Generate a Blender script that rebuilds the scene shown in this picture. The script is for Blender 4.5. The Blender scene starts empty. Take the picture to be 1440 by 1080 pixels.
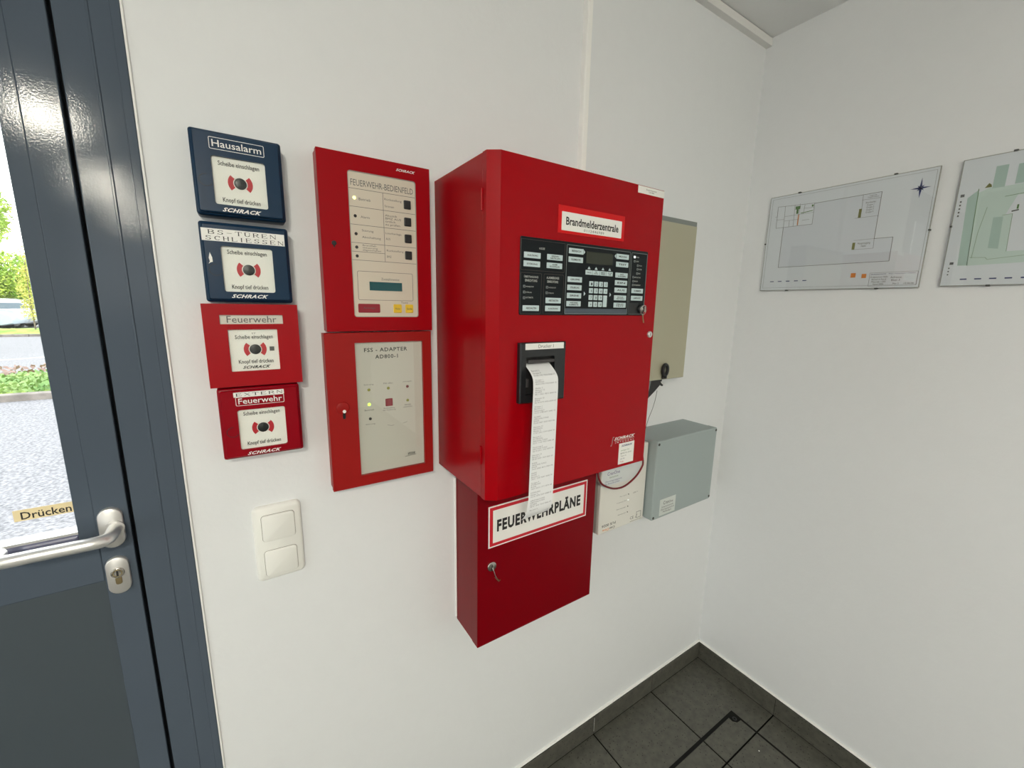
import bpy, math, random
from mathutils import Vector, Matrix
random.seed(7)
sc = bpy.context.scene
COL = sc.collection

# ------------------------------------------------------------------ camera
CAM = Vector((-1.5742, -0.8707, 1.5008))
YAW, PITCH, ROLL, FPX = 0.5802, -0.1847, 0.0173, 584.57
fw = Vector((math.sin(YAW)*math.cos(PITCH), math.cos(YAW)*math.cos(PITCH), math.sin(PITCH)))
r0 = Vector((math.cos(YAW), -math.sin(YAW), 0)); u0 = r0.cross(fw)
rt = r0*math.cos(ROLL) + u0*math.sin(ROLL); up = -r0*math.sin(ROLL) + u0*math.cos(ROLL)
cd = bpy.data.cameras.new('camera'); cam = bpy.data.objects.new('camera', cd); COL.objects.link(cam)
m = Matrix((rt, up, -fw)).transposed().to_4x4(); m.translation = CAM
cam.matrix_world = m
cd.sensor_fit = 'HORIZONTAL'; cd.sensor_width = 36.0; cd.lens = 36.0*FPX/1440.0
cd.clip_start = 0.01; cd.clip_end = 500
sc.camera = cam

# ------------------------------------------------------------------ sky, exposure
SKY = 4.3
w = bpy.data.worlds.new('sky'); sc.world = w; w.use_nodes = True
nt = w.node_tree; bg = nt.nodes['Background']
tc = nt.nodes.new('ShaderNodeTexCoord'); sx = nt.nodes.new('ShaderNodeSeparateXYZ')
rmp = nt.nodes.new('ShaderNodeValToRGB')
rmp.color_ramp.elements[0].position = 0.0; rmp.color_ramp.elements[0].color = (1.0, 0.99, 0.97, 1)
rmp.color_ramp.elements[1].position = 0.8; rmp.color_ramp.elements[1].color = (0.88, 0.93, 1.0, 1)
nt.links.new(tc.outputs['Generated'], sx.inputs[0]); nt.links.new(sx.outputs['Z'], rmp.inputs[0])
nt.links.new(rmp.outputs[0], bg.inputs[0]); bg.inputs[1].default_value = SKY
sc.view_settings.view_transform = 'Standard'; sc.view_settings.look = 'None'
sc.view_settings.exposure = -0.03; sc.view_settings.gamma = 1.0; sc.view_settings.use_curve_mapping = False
try:
    sc.cycles.use_denoising = True; sc.cycles.sample_clamp_indirect = 6.0
except Exception: pass
LAMP = 275.0      # radiance of the ceiling lights

# room: wall_left is the plane y = 0 (the wall with the red cabinets), wall_right the plane x = 0
RX0, RY0, CEIL = -3.2, -5.4, 2.395

# windows behind the camera (openings are cut in the walls below); portals only guide the sampling of the sky
def portal(loc, rot, sx_, sy_):
    l = bpy.data.lights.new('window_portal', 'AREA'); l.shape = 'RECTANGLE'; l.size = sx_; l.size_y = sy_
    l.cycles.is_portal = True
    o = bpy.data.objects.new('window_portal', l); o.location = loc; o.rotation_euler = rot; COL.objects.link(o)
REARWIN = (-2.95, -2.1, 0.25, 2.2)      # x0 x1 z0 z1
SIDEWIN = (-1.7, -0.45, 0.9, 2.15)      # y0 y1 z0 z1
portal(((REARWIN[0]+REARWIN[1])/2, RY0-0.1, (REARWIN[2]+REARWIN[3])/2), (math.radians(90), 0, 0), REARWIN[1]-REARWIN[0], REARWIN[3]-REARWIN[2])
portal((RX0-0.1, (SIDEWIN[0]+SIDEWIN[1])/2, (SIDEWIN[2]+SIDEWIN[3])/2), (math.radians(90), 0, math.radians(-90)), SIDEWIN[1]-SIDEWIN[0], SIDEWIN[3]-SIDEWIN[2])

# ------------------------------------------------------------------ materials
MATS = {}
def mat(name, col, rough=0.5, metal=0.0, coat=0.0, bump=0.0, bscale=300.0, var=0.0, vscale=8.0, emit=None, spec=0.5):
    if name in MATS: return MATS[name]
    mt = bpy.data.materials.new(name); mt.use_nodes = True; n = mt.node_tree.nodes; L = mt.node_tree.links
    b = n['Principled BSDF']; c = (*col, 1)
    b.inputs['Base Color'].default_value = c; b.inputs['Roughness'].default_value = rough
    b.inputs['Metallic'].default_value = metal; b.inputs['Coat Weight'].default_value = coat
    b.inputs['Coat Roughness'].default_value = 0.08; b.inputs['Specular IOR Level'].default_value = spec
    if bump or var:
        t = n.new('ShaderNodeTexCoord')
    if bump:
        nz = n.new('ShaderNodeTexNoise'); nz.inputs['Scale'].default_value = bscale; nz.inputs['Detail'].default_value = 4
        bp = n.new('ShaderNodeBump'); bp.inputs['Strength'].default_value = bump; bp.inputs['Distance'].default_value = 0.002
        L.new(t.outputs['Object'], nz.inputs['Vector']); L.new(nz.outputs['Fac'], bp.inputs['Height']); L.new(bp.outputs['Normal'], b.inputs['Normal'])
    if var:
        nv = n.new('ShaderNodeTexNoise'); nv.inputs['Scale'].default_value = vscale; nv.inputs['Detail'].default_value = 5
        mx = n.new('ShaderNodeMix'); mx.data_type = 'RGBA'
        mx.inputs[6].default_value = tuple(x*(1-var) for x in col)+(1,); mx.inputs[7].default_value = tuple(min(1, x*(1+var)) for x in col)+(1,)
        L.new(t.outputs['Object'], nv.inputs['Vector']); L.new(nv.outputs['Fac'], mx.inputs[0]); L.new(mx.outputs[2], b.inputs['Base Color'])
    if emit:
        b.inputs['Emission Color'].default_value = (*emit[0], 1); b.inputs['Emission Strength'].default_value = emit[1]
    MATS[name] = mt
    return mt
def s2l(*rgb):
    return tuple(((v/255)/12.92 if v/255 <= 0.04045 else ((v/255+0.055)/1.055)**2.4) for v in rgb)
def pane_mat(name, tint, f0=0.04):
    mt = bpy.data.materials.new(name); mt.use_nodes = True; n = mt.node_tree.nodes; L = mt.node_tree.links
    n.remove(n['Principled BSDF']); out = n['Material Output']
    tr = n.new('ShaderNodeBsdfTransparent'); tr.inputs[0].default_value = (*tint, 1)
    gl = n.new('ShaderNodeBsdfGlossy'); gl.inputs['Roughness'].default_value = 0.02
    lw = n.new('ShaderNodeLayerWeight'); lw.inputs['Blend'].default_value = 0.5
    pw = n.new('ShaderNodeMath'); pw.operation = 'POWER'; pw.inputs[1].default_value = 5.0
    fr = n.new('ShaderNodeMath'); fr.operation = 'MULTIPLY_ADD'; fr.inputs[1].default_value = 1-f0; fr.inputs[2].default_value = f0
    L.new(lw.outputs['Facing'], pw.inputs[0]); L.new(pw.outputs[0], fr.inputs[0])
    ms = n.new('ShaderNodeMixShader')
    L.new(fr.outputs[0], ms.inputs[0]); L.new(tr.outputs[0], ms.inputs[1]); L.new(gl.outputs[0], ms.inputs[2]); L.new(ms.outputs[0], out.inputs[0])
    return mt
PANE = pane_mat('clear_glass', (0.985, 0.995, 0.99))
WALL = mat('white_plaster', (0.78, 0.802, 0.818), 0.75, bump=0.2, bscale=90, var=0.015, vscale=30)
GREYW = mat('bounce_cutting_grey', (0.42, 0.42, 0.41), 0.75)  # grey made up for the unseen walls, to cut bounce light on wall_right
CEILM = mat('ceiling_paint', (0.88, 0.89, 0.89), 0.8, bump=0.15, bscale=150)
TRIMW = mat('white_plastic_duct', (0.82, 0.82, 0.80), 0.4)
CAULK = mat('white_caulk', (0.85, 0.85, 0.83), 0.5)
DOORM = mat('anthracite_paint', s2l(78, 88, 100), 0.08, bump=0.04, bscale=420, spec=0.12)
DOORP = mat('anthracite_panel', s2l(66, 75, 82), 0.4, bump=0.05, bscale=120)
RUBBER = mat('black_rubber', (0.006, 0.007, 0.01), 0.6)
ALU = mat('brushed_aluminium', (0.88, 0.88, 0.87), 0.32, metal=0.7)
SATIN = mat('satin_aluminium', (0.78, 0.77, 0.75), 0.38, metal=0.75)
STEEL = mat('steel', (0.6, 0.58, 0.54), 0.25, metal=1.0)
BRASS = mat('brass', (0.45, 0.36, 0.2), 0.35, metal=1.0)
BLACK = mat('black_plastic', (0.010, 0.012, 0.014), 0.35)
INK = mat('black_ink', (0.012, 0.012, 0.012), 0.6)
GREYINK = mat('grey_ink', (0.10, 0.10, 0.10), 0.6)
WHITEINK = mat('white_ink', (0.80, 0.80, 0.78), 0.5)
CARD = mat('cream_card', s2l(250, 248, 242), 0.55)
STICK = mat('white_sticker', s2l(238, 238, 234), 0.45)
PAPER = mat('thermal_paper', s2l(232, 234, 236), 0.7)
NAVY = mat('navy_plastic', s2l(17, 46, 72), 0.28, spec=.25)
REDPL = mat('red_plastic', s2l(138, 0, 20), 0.3, spec=.2)
REDSH = mat('red_sheet_steel', s2l(156, 2, 16), 0.4, spec=.2)
REDMAIN = mat('red_powder_coat', s2l(153, 0, 12), 0.26, spec=0.17, bump=0.02, bscale=500)
REDPLAN = mat('dark_red_powder_coat', s2l(116, 0, 12), 0.33, spec=.13, bump=0.03, bscale=500)
REDFBF = mat('crimson_powder_coat', s2l(150, 0, 14), 0.35, spec=.15)
REDFSS = mat('vermilion_powder_coat', s2l(148, 20, 18), 0.4, spec=.25)
REDINK = mat('red_ink', s2l(196, 20, 40), 0.45)
ARCRED = mat('arc_red', s2l(190, 14, 36), 0.5)
REDTAPE = mat('bright_red_sticker', s2l(206, 2, 10), 0.35, spec=.35)
PANELB = mat('keypad_foil', s2l(16, 22, 26), 0.32, spec=.2)
KEYW = mat('key_pale_blue', s2l(196, 214, 218), 0.45)
LINEG = mat('line_grey', s2l(120, 128, 128), 0.5)
LCD = mat('lcd_olive', s2l(40, 46, 34), 0.12)
STRIPE = mat('stripe_blue_grey', s2l(86, 98, 110), 0.4)
GREYBOX = mat('light_grey_abs', s2l(157, 169, 169), 0.5, bump=0.05, bscale=600)
WBOX = mat('white_abs', s2l(222, 221, 214), 0.45)
BEIGE = mat('beige_paint', s2l(174, 172, 150), 0.5, bump=0.05, bscale=300)
GREYMET = mat('grey_metal_body', s2l(128, 134, 132), 0.5)
SWITCH = mat('switch_white', s2l(240, 241, 236), 0.3)
TEAL = mat('lcd_teal', s2l(20, 78, 84), 0.2)
YELLOW = mat('yellow_key', s2l(226, 190, 50), 0.45)
DKRED = mat('dark_red_key', s2l(140, 20, 40), 0.45)
BEIGEP = mat('beige_foil', s2l(208, 200, 184), 0.5)
GREYP = mat('pale_grey_foil', s2l(206, 204, 194), 0.45)
LEDY = mat('led_yellow_lit', (0.9, 0.9, 0.2), 0.4, emit=((1.0, 1.0, 0.35), 2.0))
LEDG = mat('led_green_lit', (0.5, 0.9, 0.1), 0.4, emit=((0.6, 1.0, 0.12), 1.6))
LEDW = mat('led_white_lit', (0.9, 1.0, 0.95), 0.4, emit=((0.9, 1.0, 0.95), 1.2))
LEDO = mat('led_olive', s2l(150, 150, 70), 0.3)
LEDD = mat('led_dark', s2l(40, 36, 40), 0.3)
LEDR = mat('led_red', s2l(110, 26, 34), 0.3)
CABLE = mat('red_cable', s2l(112, 14, 26), 0.4)
ORANGE = mat('orange_ink', s2l(222, 140, 70), 0.5)
GREENI = mat('green_ink', s2l(80, 120, 60), 0.5)
OLIVEI = mat('olive_ink', s2l(110, 110, 40), 0.5)
BLUEI = mat('blue_ink', s2l(40, 52, 110), 0.5)
TEALP = mat('pale_teal_print', s2l(198, 214, 209), 0.6)
TEALD = mat('teal_print', s2l(172, 194, 188), 0.6)
PLANP = mat('plan_paper', s2l(220, 223, 230), 0.6)
PLANG = mat('plan_grey_print', s2l(212, 215, 224), 0.6)
EDGE = mat('frame_edge_grey', s2l(150, 150, 142), 0.5)
GOLD = bpy.data.materials.new('gold_translucent_sticker'); GOLD.use_nodes = True
_n = GOLD.node_tree.nodes; _t = _n.new('ShaderNodeBsdfTranslucent'); _t.inputs[0].default_value = (*s2l(234, 222, 190), 1); _m = _n.new('ShaderNodeMixShader'); _m.inputs[0].default_value = .5
_n['Principled BSDF'].inputs['Base Color'].default_value = (*s2l(234, 222, 190), 1)
GOLD.node_tree.links.new(_n['Principled BSDF'].outputs[0], _m.inputs[1]); GOLD.node_tree.links.new(_t.outputs[0], _m.inputs[2]); GOLD.node_tree.links.new(_m.outputs[0], _n['Material Output'].inputs[0])

# ------------------------------------------------------------------ object helpers
ORG = {}
def thing(name, label, cat, loc=(0, 0, 0), group=None, kind=None):
    o = bpy.data.objects.new(name, None); COL.objects.link(o); o.location = loc; o.empty_display_size = 0.05
    ORG[o.name] = Vector(loc)
    tag(o, label, cat, group, kind)
    return o
def tag(o, label=None, cat=None, group=None, kind=None):
    if label: o['label'] = label
    if cat: o['category'] = cat
    if group: o['group'] = group
    if kind: o['kind'] = kind
    return o
def MA(y0):  # panel coordinates (a = x, b = z, c = out of the wall) on the wall y = const, facing -y
    return lambda a, b, c: (a, y0-c, b)
def MB(x0):  # panel coordinates (a = -y, b = z, c = out of the wall) on the wall x = const, facing -x
    return lambda a, b, c: (x0-c, -a, b)
ID = lambda a, b, c: (a, b, c)
def rr(a0, a1, b0, b1, r=0.0, n=4):
    if r <= 0: return [(a0, b0), (a1, b0), (a1, b1), (a0, b1)]
    out = []
    for cx, cz, t0 in ((a1-r, b0+r, -90), (a1-r, b1-r, 0), (a0+r, b1-r, 90), (a0+r, b0+r, 180)):
        for i in range(n+1):
            t = math.radians(t0+90*i/n); out.append((cx+r*math.cos(t), cz+r*math.sin(t)))
    return out
class G:
    def __init__(s): s.v = []; s.f = []
    def add(s, vs, fs):
        k = len(s.v); s.v += vs; s.f += [tuple(i+k for i in q) for q in fs]; return s
    def loops(s, loops, cap0=True, cap1=True, closed=True):
        n = len(loops[0]); k = len(s.v)
        for l in loops: s.v += l
        for j in range(len(loops)-1):
            for i in range(n if closed else n-1):
                a = k+j*n+i; b = k+j*n+(i+1) % n
                s.f.append((a, b, b+n, a+n))
        if cap0: s.f.append(tuple(k+i for i in reversed(range(n))))
        if cap1: s.f.append(tuple(k+(len(loops)-1)*n+i for i in range(n)))
        return s
    def slab(s, a0, a1, b0, b1, c0, c1, r=0.0, bev=0.0, n=4):
        L = [[(a, b, c0) for a, b in rr(a0, a1, b0, b1, r, n)]]
        if bev > 0:
            L.append([(a, b, c1-bev) for a, b in rr(a0, a1, b0, b1, r, n)])
            e = bev*0.35
            L.append([(a, b, c1-e) for a, b in rr(a0+e, a1-e, b0+e, b1-e, max(r-e, 0.0001) if r > 0 else 0, n)])
            L.append([(a, b, c1) for a, b in rr(a0+bev, a1-bev, b0+bev, b1-bev, max(r-bev, 0.0001) if r > 0 else 0, n)])
        else:
            L.append([(a, b, c1) for a, b in rr(a0, a1, b0, b1, r, n)])
        return s.loops(L)
    def poly(s, pts, c0, c1):
        return s.loops([[(a, b, c0) for a, b in pts], [(a, b, c1) for a, b in pts]])
    def ring(s, o, i, c0, c1, ro=0.0, ri=0.0, n=4, bev=0.0):
        if ro <= 0 and ri > 0: ro = 1e-5
        if ri <= 0 and ro > 0: ri = 1e-5
        O = rr(*o, ro, n); I = rr(*i, ri, n); N = len(O)
        Ob = rr(o[0]+bev, o[1]-bev, o[2]+bev, o[3]-bev, max(ro-bev, 1e-5) if ro > 0 else 0, n)
        L = [[(a, b, c0) for a, b in I], [(a, b, c0) for a, b in O], [(a, b, c1-bev) for a, b in O]]
        if bev: L.append([(a, b, c1) for a, b in Ob])
        L += [[(a, b, c1) for a, b in I], [(a, b, c0) for a, b in I]]
        return s.loops(L, False, False)
    def disc(s, a, b, r, c0, c1, seg=20, bev=0.0, ry=None):
        ry = ry or r
        cir = lambda q, c: [(a+(r-q)*math.cos(2*math.pi*i/seg), b+(ry-q)*math.sin(2*math.pi*i/seg), c) for i in range(seg)]
        L = [cir(0, c0), cir(0, c1-bev)]
        if bev: L += [cir(bev*0.4, c1-bev*0.25), cir(bev, c1)]
        return s.loops(L)
    def annulus(s, a, b, ri, ro, t0, t1, c0, c1, seg=8):
        P = [(a+ro*math.cos(math.radians(t0+(t1-t0)*i/seg)), b+ro*math.sin(math.radians(t0+(t1-t0)*i/seg))) for i in range(seg+1)]
        P += [(a+ri*math.cos(math.radians(t1+(t0-t1)*i/seg)), b+ri*math.sin(math.radians(t1+(t0-t1)*i/seg))) for i in range(seg+1)]
        return s.poly(P, c0, c1)
    def circ(s, a, b, r, wd, c0, c1, seg=24):
        L = []
        for q, c in ((r-wd/2, c0), (r+wd/2, c0), (r+wd/2, c1), (r-wd/2, c1), (r-wd/2, c0)):
            L.append([(a+q*math.cos(2*math.pi*i/seg), b+q*math.sin(2*math.pi*i/seg), c) for i in range(seg)])
        return s.loops(L, False, False)
    def line(s, pts, wd, c0, c1):
        for (a0, b0), (a1, b1) in zip(pts, pts[1:]):
            dx, dy = a1-a0, b1-b0; l = math.hypot(dx, dy) or 1; nx, ny = -dy/l*wd/2, dx/l*wd/2; ex, ey = dx/l*wd/2, dy/l*wd/2
            s.poly([(a0-ex-nx, b0-ey-ny), (a1+ex-nx, b1+ey-ny), (a1+ex+nx, b1+ey+ny), (a0-ex+nx, b0-ey+ny)], c0, c1)
        return s
    def frame(s, o, wd, c0, c1, r=0.0):
        return s.ring(o, (o[0]+wd, o[1]-wd, o[2]+wd, o[3]-wd), c0, c1, r, max(r-wd, 0), 3)
    def box(s, x0, x1, y0, y1, z0, z1):   # world box
        v = [(x, y, z) for z in (z0, z1) for y in (y0, y1) for x in (x0, x1)]
        return s.add(v, [(0, 2, 3, 1), (4, 5, 7, 6), (0, 1, 5, 4), (2, 6, 7, 3), (0, 4, 6, 2), (1, 3, 7, 5)])
    def tube(s, pts, rad, seg=10, cap=True):
        pts = [Vector(q) for q in pts]; n = len(pts)
        rads = rad if isinstance(rad, (list, tuple)) else [rad]*n
        t = [(pts[min(i+1, n-1)]-pts[max(i-1, 0)]).normalized() for i in range(n)]
        ref = Vector((0, 0, 1)) if abs(t[0].z) < 0.9 else Vector((1, 0, 0))
        u = t[0].cross(ref).normalized(); L = []
        for i in range(n):
            u = (u - t[i]*u.dot(t[i])).normalized(); v = t[i].cross(u)
            L.append([tuple(pts[i]+(u*math.cos(2*math.pi*k/seg)+v*math.sin(2*math.pi*k/seg))*rads[i]) for k in range(seg)])
        return s.loops(L, cap, cap)
    def build(s, name, material, parent=None, mp=ID, smooth=False, L=None):
        o_ = ORG[parent.name] if parent else (Vector(L) if L else Vector((0, 0, 0)))
        me = bpy.data.meshes.new(name)
        me.from_pydata([tuple(Vector(mp(*q))-o_) for q in s.v], [], s.f); me.materials.append(material)
        if smooth:
            me.polygons.foreach_set('use_smooth', [True]*len(me.polygons))
        me.update()
        import bmesh
        bm = bmesh.new(); bm.from_mesh(me); bmesh.ops.recalc_face_normals(bm, faces=bm.faces); bm.to_mesh(me); bm.free()
        if smooth:
            try: me.set_sharp_from_angle(angle=math.radians(40))
            except Exception: pass
        ob = bpy.data.objects.new(name, me); COL.objects.link(ob)
        if parent: ob.parent = parent
        elif L: ob.location = L
        ORG[ob.name] = o_.copy()
        return ob
def P(fn, name, material, parent, mp=ID, smooth=False):
    g = G(); fn(g); return g.build(name, material, parent, mp, smooth)
def smoothpath(pts, n=6):   # Catmull-Rom
    pts = [Vector(q) for q in pts]; out = []
    for i in range(len(pts)-1):
        p0 = pts[max(i-1, 0)]; p1 = pts[i]; p2 = pts[i+1]; p3 = pts[min(i+2, len(pts)-1)]
        for k in range(n):
            t = k/n
            out.append(0.5*((2*p1)+(p2-p0)*t+(2*p0-5*p1+4*p2-p3)*t*t+(3*p1-p0-3*p2+p3)*t**3))
    out.append(pts[-1]); return out

# ---- lettering
_tc = {}
def tmesh(s, bold=0.0, shear=0.0, spacing=1.0, align='LEFT', line=1.0, res=2):
    key = (s, bold, shear, spacing, align, line)
    if key in _tc: return _tc[key]
    cu = bpy.data.curves.new('t', 'FONT'); cu.body = s; cu.size = 1.0; cu.offset = bold; cu.shear = shear
    cu.space_character = spacing; cu.space_line = line; cu.align_x = align; cu.resolution_u = res; cu.fill_mode = 'FRONT'
    ob = bpy.data.objects.new('t', cu); COL.objects.link(ob)
    me = bpy.data.meshes.new_from_object(ob)
    v = [tuple(q.co) for q in me.vertices]; f = [tuple(q.vertices) for q in me.polygons]
    bpy.data.meshes.remove(me); bpy.data.objects.remove(ob); bpy.data.curves.remove(cu)
    _tc[key] = (v, f); return v, f
def text(s, a0, a1, b0, b1, c, material, parent, mp, bold=0.0, shear=0.0, spacing=1.0, align='LEFT', flip=False, line=1.0, name='lettering', warp=None):
    """the words s fitted into the rectangle a0..a1 x b0..b1 at height c above the face"""
    v, f = tmesh(s, bold, shear, spacing, align, line)
    xs = [q[0] for q in v]; ys = [q[1] for q in v]
    x0, x1, y0, y1 = min(xs), max(xs), min(ys), max(ys)
    g = G(); out = []
    for q in v:
        u = (q[0]-x0)/(x1-x0); t = (q[1]-y0)/(y1-y0)
        if flip: u, t = 1-u, 1-t
        a, b = a0+(a1-a0)*u, b0+(b1-b0)*t
        out.append(warp(a, b) if warp else (a, b, c))
    g.add(out, f)
    return g.build(name, material, parent, mp)
# serif capitals drawn from strokes: unit-height glyphs, wide typewriter look
def serif_glyph(ch):
    T, t = 0.15, 0.07; q = []
    def R(x0, x1, y0, y1): q.append([(x0, y0), (x1, y0), (x1, y1), (x0, y1)])
    def stem(x, y0=0, y1=1, wd=T):
        R(x, x+wd, y0, y1)
        if y0 == 0: R(x-0.07, x+wd+0.07, 0, 0.05)
        if y1 == 1: R(x-0.07, x+wd+0.07, 0.95, 1)
    def arc(cx, cy, rx, ry, a0, a1, w0, w1, n=10):
        o = []; i_ = []
        for k in range(n+1):
            a = math.radians(a0+(a1-a0)*k/n); wd = w0+(w1-w0)*abs(math.cos(a))
            o.append((cx+rx*math.cos(a), cy+ry*math.sin(a))); i_.append((cx+(rx-wd)*math.cos(a), cy+(ry-t if w0 < 0 else ry-wd)*math.sin(a)))
        for k in range(n): q.append([o[k], o[k+1], i_[k+1], i_[k]])
    def dia(x0, y0, x1, y1, wd): q.append([(x0-wd/2, y0), (x0+wd/2, y0), (x1+wd/2, y1), (x1-wd/2, y1)])
    wd = 1.0
    if ch == 'B': stem(0.08); arc(0.5, 0.75, 0.38, 0.25, -90, 90, t, T); arc(0.52, 0.26, 0.42, 0.26, -90, 90, t, T); R(0.1, 0.5, 0.93, 1); R(0.1, 0.52, 0.46, 0.53); R(0.1, 0.52, 0, 0.07)
    elif ch == 'S': arc(0.48, 0.75, 0.36, 0.25, 30, 270, t, T); arc(0.48, 0.26, 0.38, 0.26, 90, -150, t, T); R(0.78, 0.85, 0.72, 1); R(0.09, 0.16, 0, 0.28)
    elif ch == '-': R(0.1, 0.8, 0.42, 0.5)
    elif ch == 'T': stem(0.43, 0, 0.99); R(0.02, 0.98, 0.93, 1); R(0.02, 0.08, 0.72, 1); R(0.92, 0.98, 0.72, 1)
    elif ch == 'Ü': stem(0.1, 0.3, 1); stem(0.8, 0.3, 1, t); arc(0.485, 0.32, 0.385, 0.32, 180, 360, t, T); R(0.3, 0.42, 1.07, 1.18); R(0.58, 0.7, 1.07, 1.18)
    elif ch == 'R': stem(0.08); arc(0.5, 0.74, 0.38, 0.26, -90, 90, t, T); R(0.1, 0.5, 0.93, 1); R(0.1, 0.5, 0.46, 0.53); dia(0.9, 0, 0.5, 0.5, T); R(0.8, 1.0, 0, 0.05)
    elif ch == 'E': stem(0.1); R(0.1, 0.86, 0.93, 1); R(0.1, 0.64, 0.47, 0.54); R(0.1, 0.9, 0, 0.07); R(0.8, 0.86, 0.74, 1); R(0.84, 0.9, 0, 0.27); R(0.6, 0.66, 0.38, 0.63)
    elif ch == 'N': stem(0.1, 0, 1, t); stem(0.86, 0, 1, t); dia(0.9, 0, 0.12, 1, T)
    elif ch == 'C': arc(0.53, 0.5, 0.45, 0.5, 45, 315, t, T); R(0.82, 0.89, 0.66, 1)
    elif ch == 'H': stem(0.1); stem(0.75); R(0.1, 0.9, 0.47, 0.54)
    elif ch == 'L': stem(0.1); R(0.1, 0.88, 0, 0.07); R(0.82, 0.88, 0, 0.3)
    elif ch == 'I': stem(0.2); wd = 0.6
    elif ch == 'X': dia(0.88, 0, 0.12, 1, T); dia(0.1, 0, 0.86, 1, t); R(0.0, 0.24, 0, 0.05); R(0.72, 1.0, 0, 0.05); R(0.0, 0.24, 0.95, 1); R(0.74, 0.98, 0.95, 1)
    elif ch == ' ': wd = 0.5
    return q, wd
def serif(s, a0, a1, b0, b1, c, material, parent, mp):
    x = 0; polys = []
    for ch in s:
        q, wd = serif_glyph(ch); polys += [[(px+x, py) for px, py in pl] for pl in q]; x += wd+0.28
    tot = x-0.28; g = G()
    for pl in polys:
        g.add([(a0+(a1-a0)*px/tot, b0+(b1-b0)*py, c) for px, py in pl], [tuple(range(len(pl)))])
    return g.build('lettering', material, parent, mp)
def schrack(a0, a1, b0, b1, c, material, parent, mp):
    return text('SCHRACK', a0, a1, b0, b1, c, material, parent, mp, bold=0.035, shear=0.45, spacing=1.12)

# ================================================================== ROOM SHELL
def struct(name, g, material, label=None, mp=ID):
    o = g.build(name, material, None, mp); o['kind'] = 'structure'
    if label: o['label'] = label
    return o
DX0, DX1, DTOP = -2.82, -1.6764, 2.2           # door opening in wall_left
g = G()
g.box(DX1, 0.25, 0, 0.25, -0.1, CEIL+0.15); g.box(DX0, DX1, 0, 0.25, DTOP, CEIL+0.15); g.box(RX0-0.25, DX0, 0, 0.25, -0.1, CEIL+0.15)
struct('wall_left', g, WALL, 'white plastered wall carrying the red alarm cabinets')
g = G(); g.box(0, 0.25, RY0-0.25, 0, -0.1, CEIL+0.15)
struct('wall_right', g, WALL, 'white plastered wall with the framed site plans')
g = G(); y0, y1, z0, z1 = SIDEWIN
g.box(RX0-0.25, RX0, RY0-0.25, y0, -0.1, CEIL+0.15); g.box(RX0-0.25, RX0, y1, 0, -0.1, CEIL+0.15)
g.box(RX0-0.25, RX0, y0, y1, -0.1, z0); g.box(RX0-0.25, RX0, y0, y1, z1, CEIL+0.15)
struct('wall_side', g, GREYW, 'unseen side wall behind the camera, greyed to cut bounce light, with a window')
g = G(); x0, x1, z0, z1 = REARWIN
g.box(RX0, x0, RY0-0.25, RY0, -0.1, CEIL+0.15); g.box(x1, 0, RY0-0.25, RY0, -0.1, CEIL+0.15)
g.box(x0, x1, RY0-0.25, RY0, -0.1, z0); g.box(x0, x1, RY0-0.25, RY0, z1, CEIL+0.15)
struct('wall_rear', g, GREYW, 'unseen rear wall behind the camera, greyed to cut bounce light, with a wide window')
g = G(); g.box(RX0, 0, RY0, 0, CEIL, CEIL+0.12); struct('ceiling', g, CEILM, 'plain matt white ceiling')
# windows behind the camera
def window(name, mpf, a0, a1, z0, z1, n):
    wn = thing(name, 'grey framed window in the rear wall behind the camera' if name == 'window_1' else 'grey framed window in the side wall behind the camera', None, mpf(a0, z0, 0), kind='structure')
    P(lambda q: q.ring((a0, a1, z0, z1), (a0+.06, a1-.06, z0+.06, z1-.06), -.14, -.07), 'window_frame', DOORM, wn, mpf)
    for k in range(1, n):
        am = a0+(a1-a0)*k/n; P(lambda q: q.slab(am-.03, am+.03, z0+.06, z1-.06, -.14, -.07), 'mullion', DOORM, wn, mpf)
    for k in range(n):
        b0 = a0+(a1-a0)*k/n+(.06 if k == 0 else .03); b1 = a0+(a1-a0)*(k+1)/n-(.06 if k == n-1 else .03)
        P(lambda q: q.slab(b0, b1, z0+.06, z1-.06, -.11, -.104), 'pane', PANE, wn, mpf)
window('window_1', lambda a, b, c: (-a, RY0+c, b), -REARWIN[1], -REARWIN[0], REARWIN[2], REARWIN[3], 2)
window('window_2', lambda a, b, c: (RX0+c, a, b), SIDEWIN[0], SIDEWIN[1], SIDEWIN[2], SIDEWIN[3], 2)

# ---- floor: screed in the joints, one object for each tile
TILE = bpy.data.materials.new('speckled_stoneware'); TILE.use_nodes = True
n = TILE.node_tree.nodes; Lk = TILE.node_tree.links; b = n['Principled BSDF']; b.inputs['Roughness'].default_value = 0.42
gm = n.new('ShaderNodeNewGeometry'); vo = n.new('ShaderNodeTexVoronoi'); vo.inputs['Scale'].default_value = 85
cr = n.new('ShaderNodeValToRGB'); cr.color_ramp.elements[0].position = 0.10; cr.color_ramp.elements[0].color = (*s2l(110, 105, 98), 1)
cr.color_ramp.elements[1].position = 0.2; cr.color_ramp.elements[1].color = (1, 1, 1, 1)
nz = n.new('ShaderNodeTexNoise'); nz.inputs['Scale'].default_value = 45; nz.inputs['Detail'].default_value = 6
cr2 = n.new('ShaderNodeValToRGB'); cr2.color_ramp.elements[0].color = (*s2l(74, 74, 68), 1); cr2.color_ramp.elements[1].color = (*s2l(90, 89, 81), 1)
cr2.color_ramp.elements[0].position = .35; cr2.color_ramp.elements[1].position = .65
mx = n.new('ShaderNodeMix'); mx.data_type = 'RGBA'; mx.blend_type = 'MULTIPLY'; mx.inputs[0].default_value = 1
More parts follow.
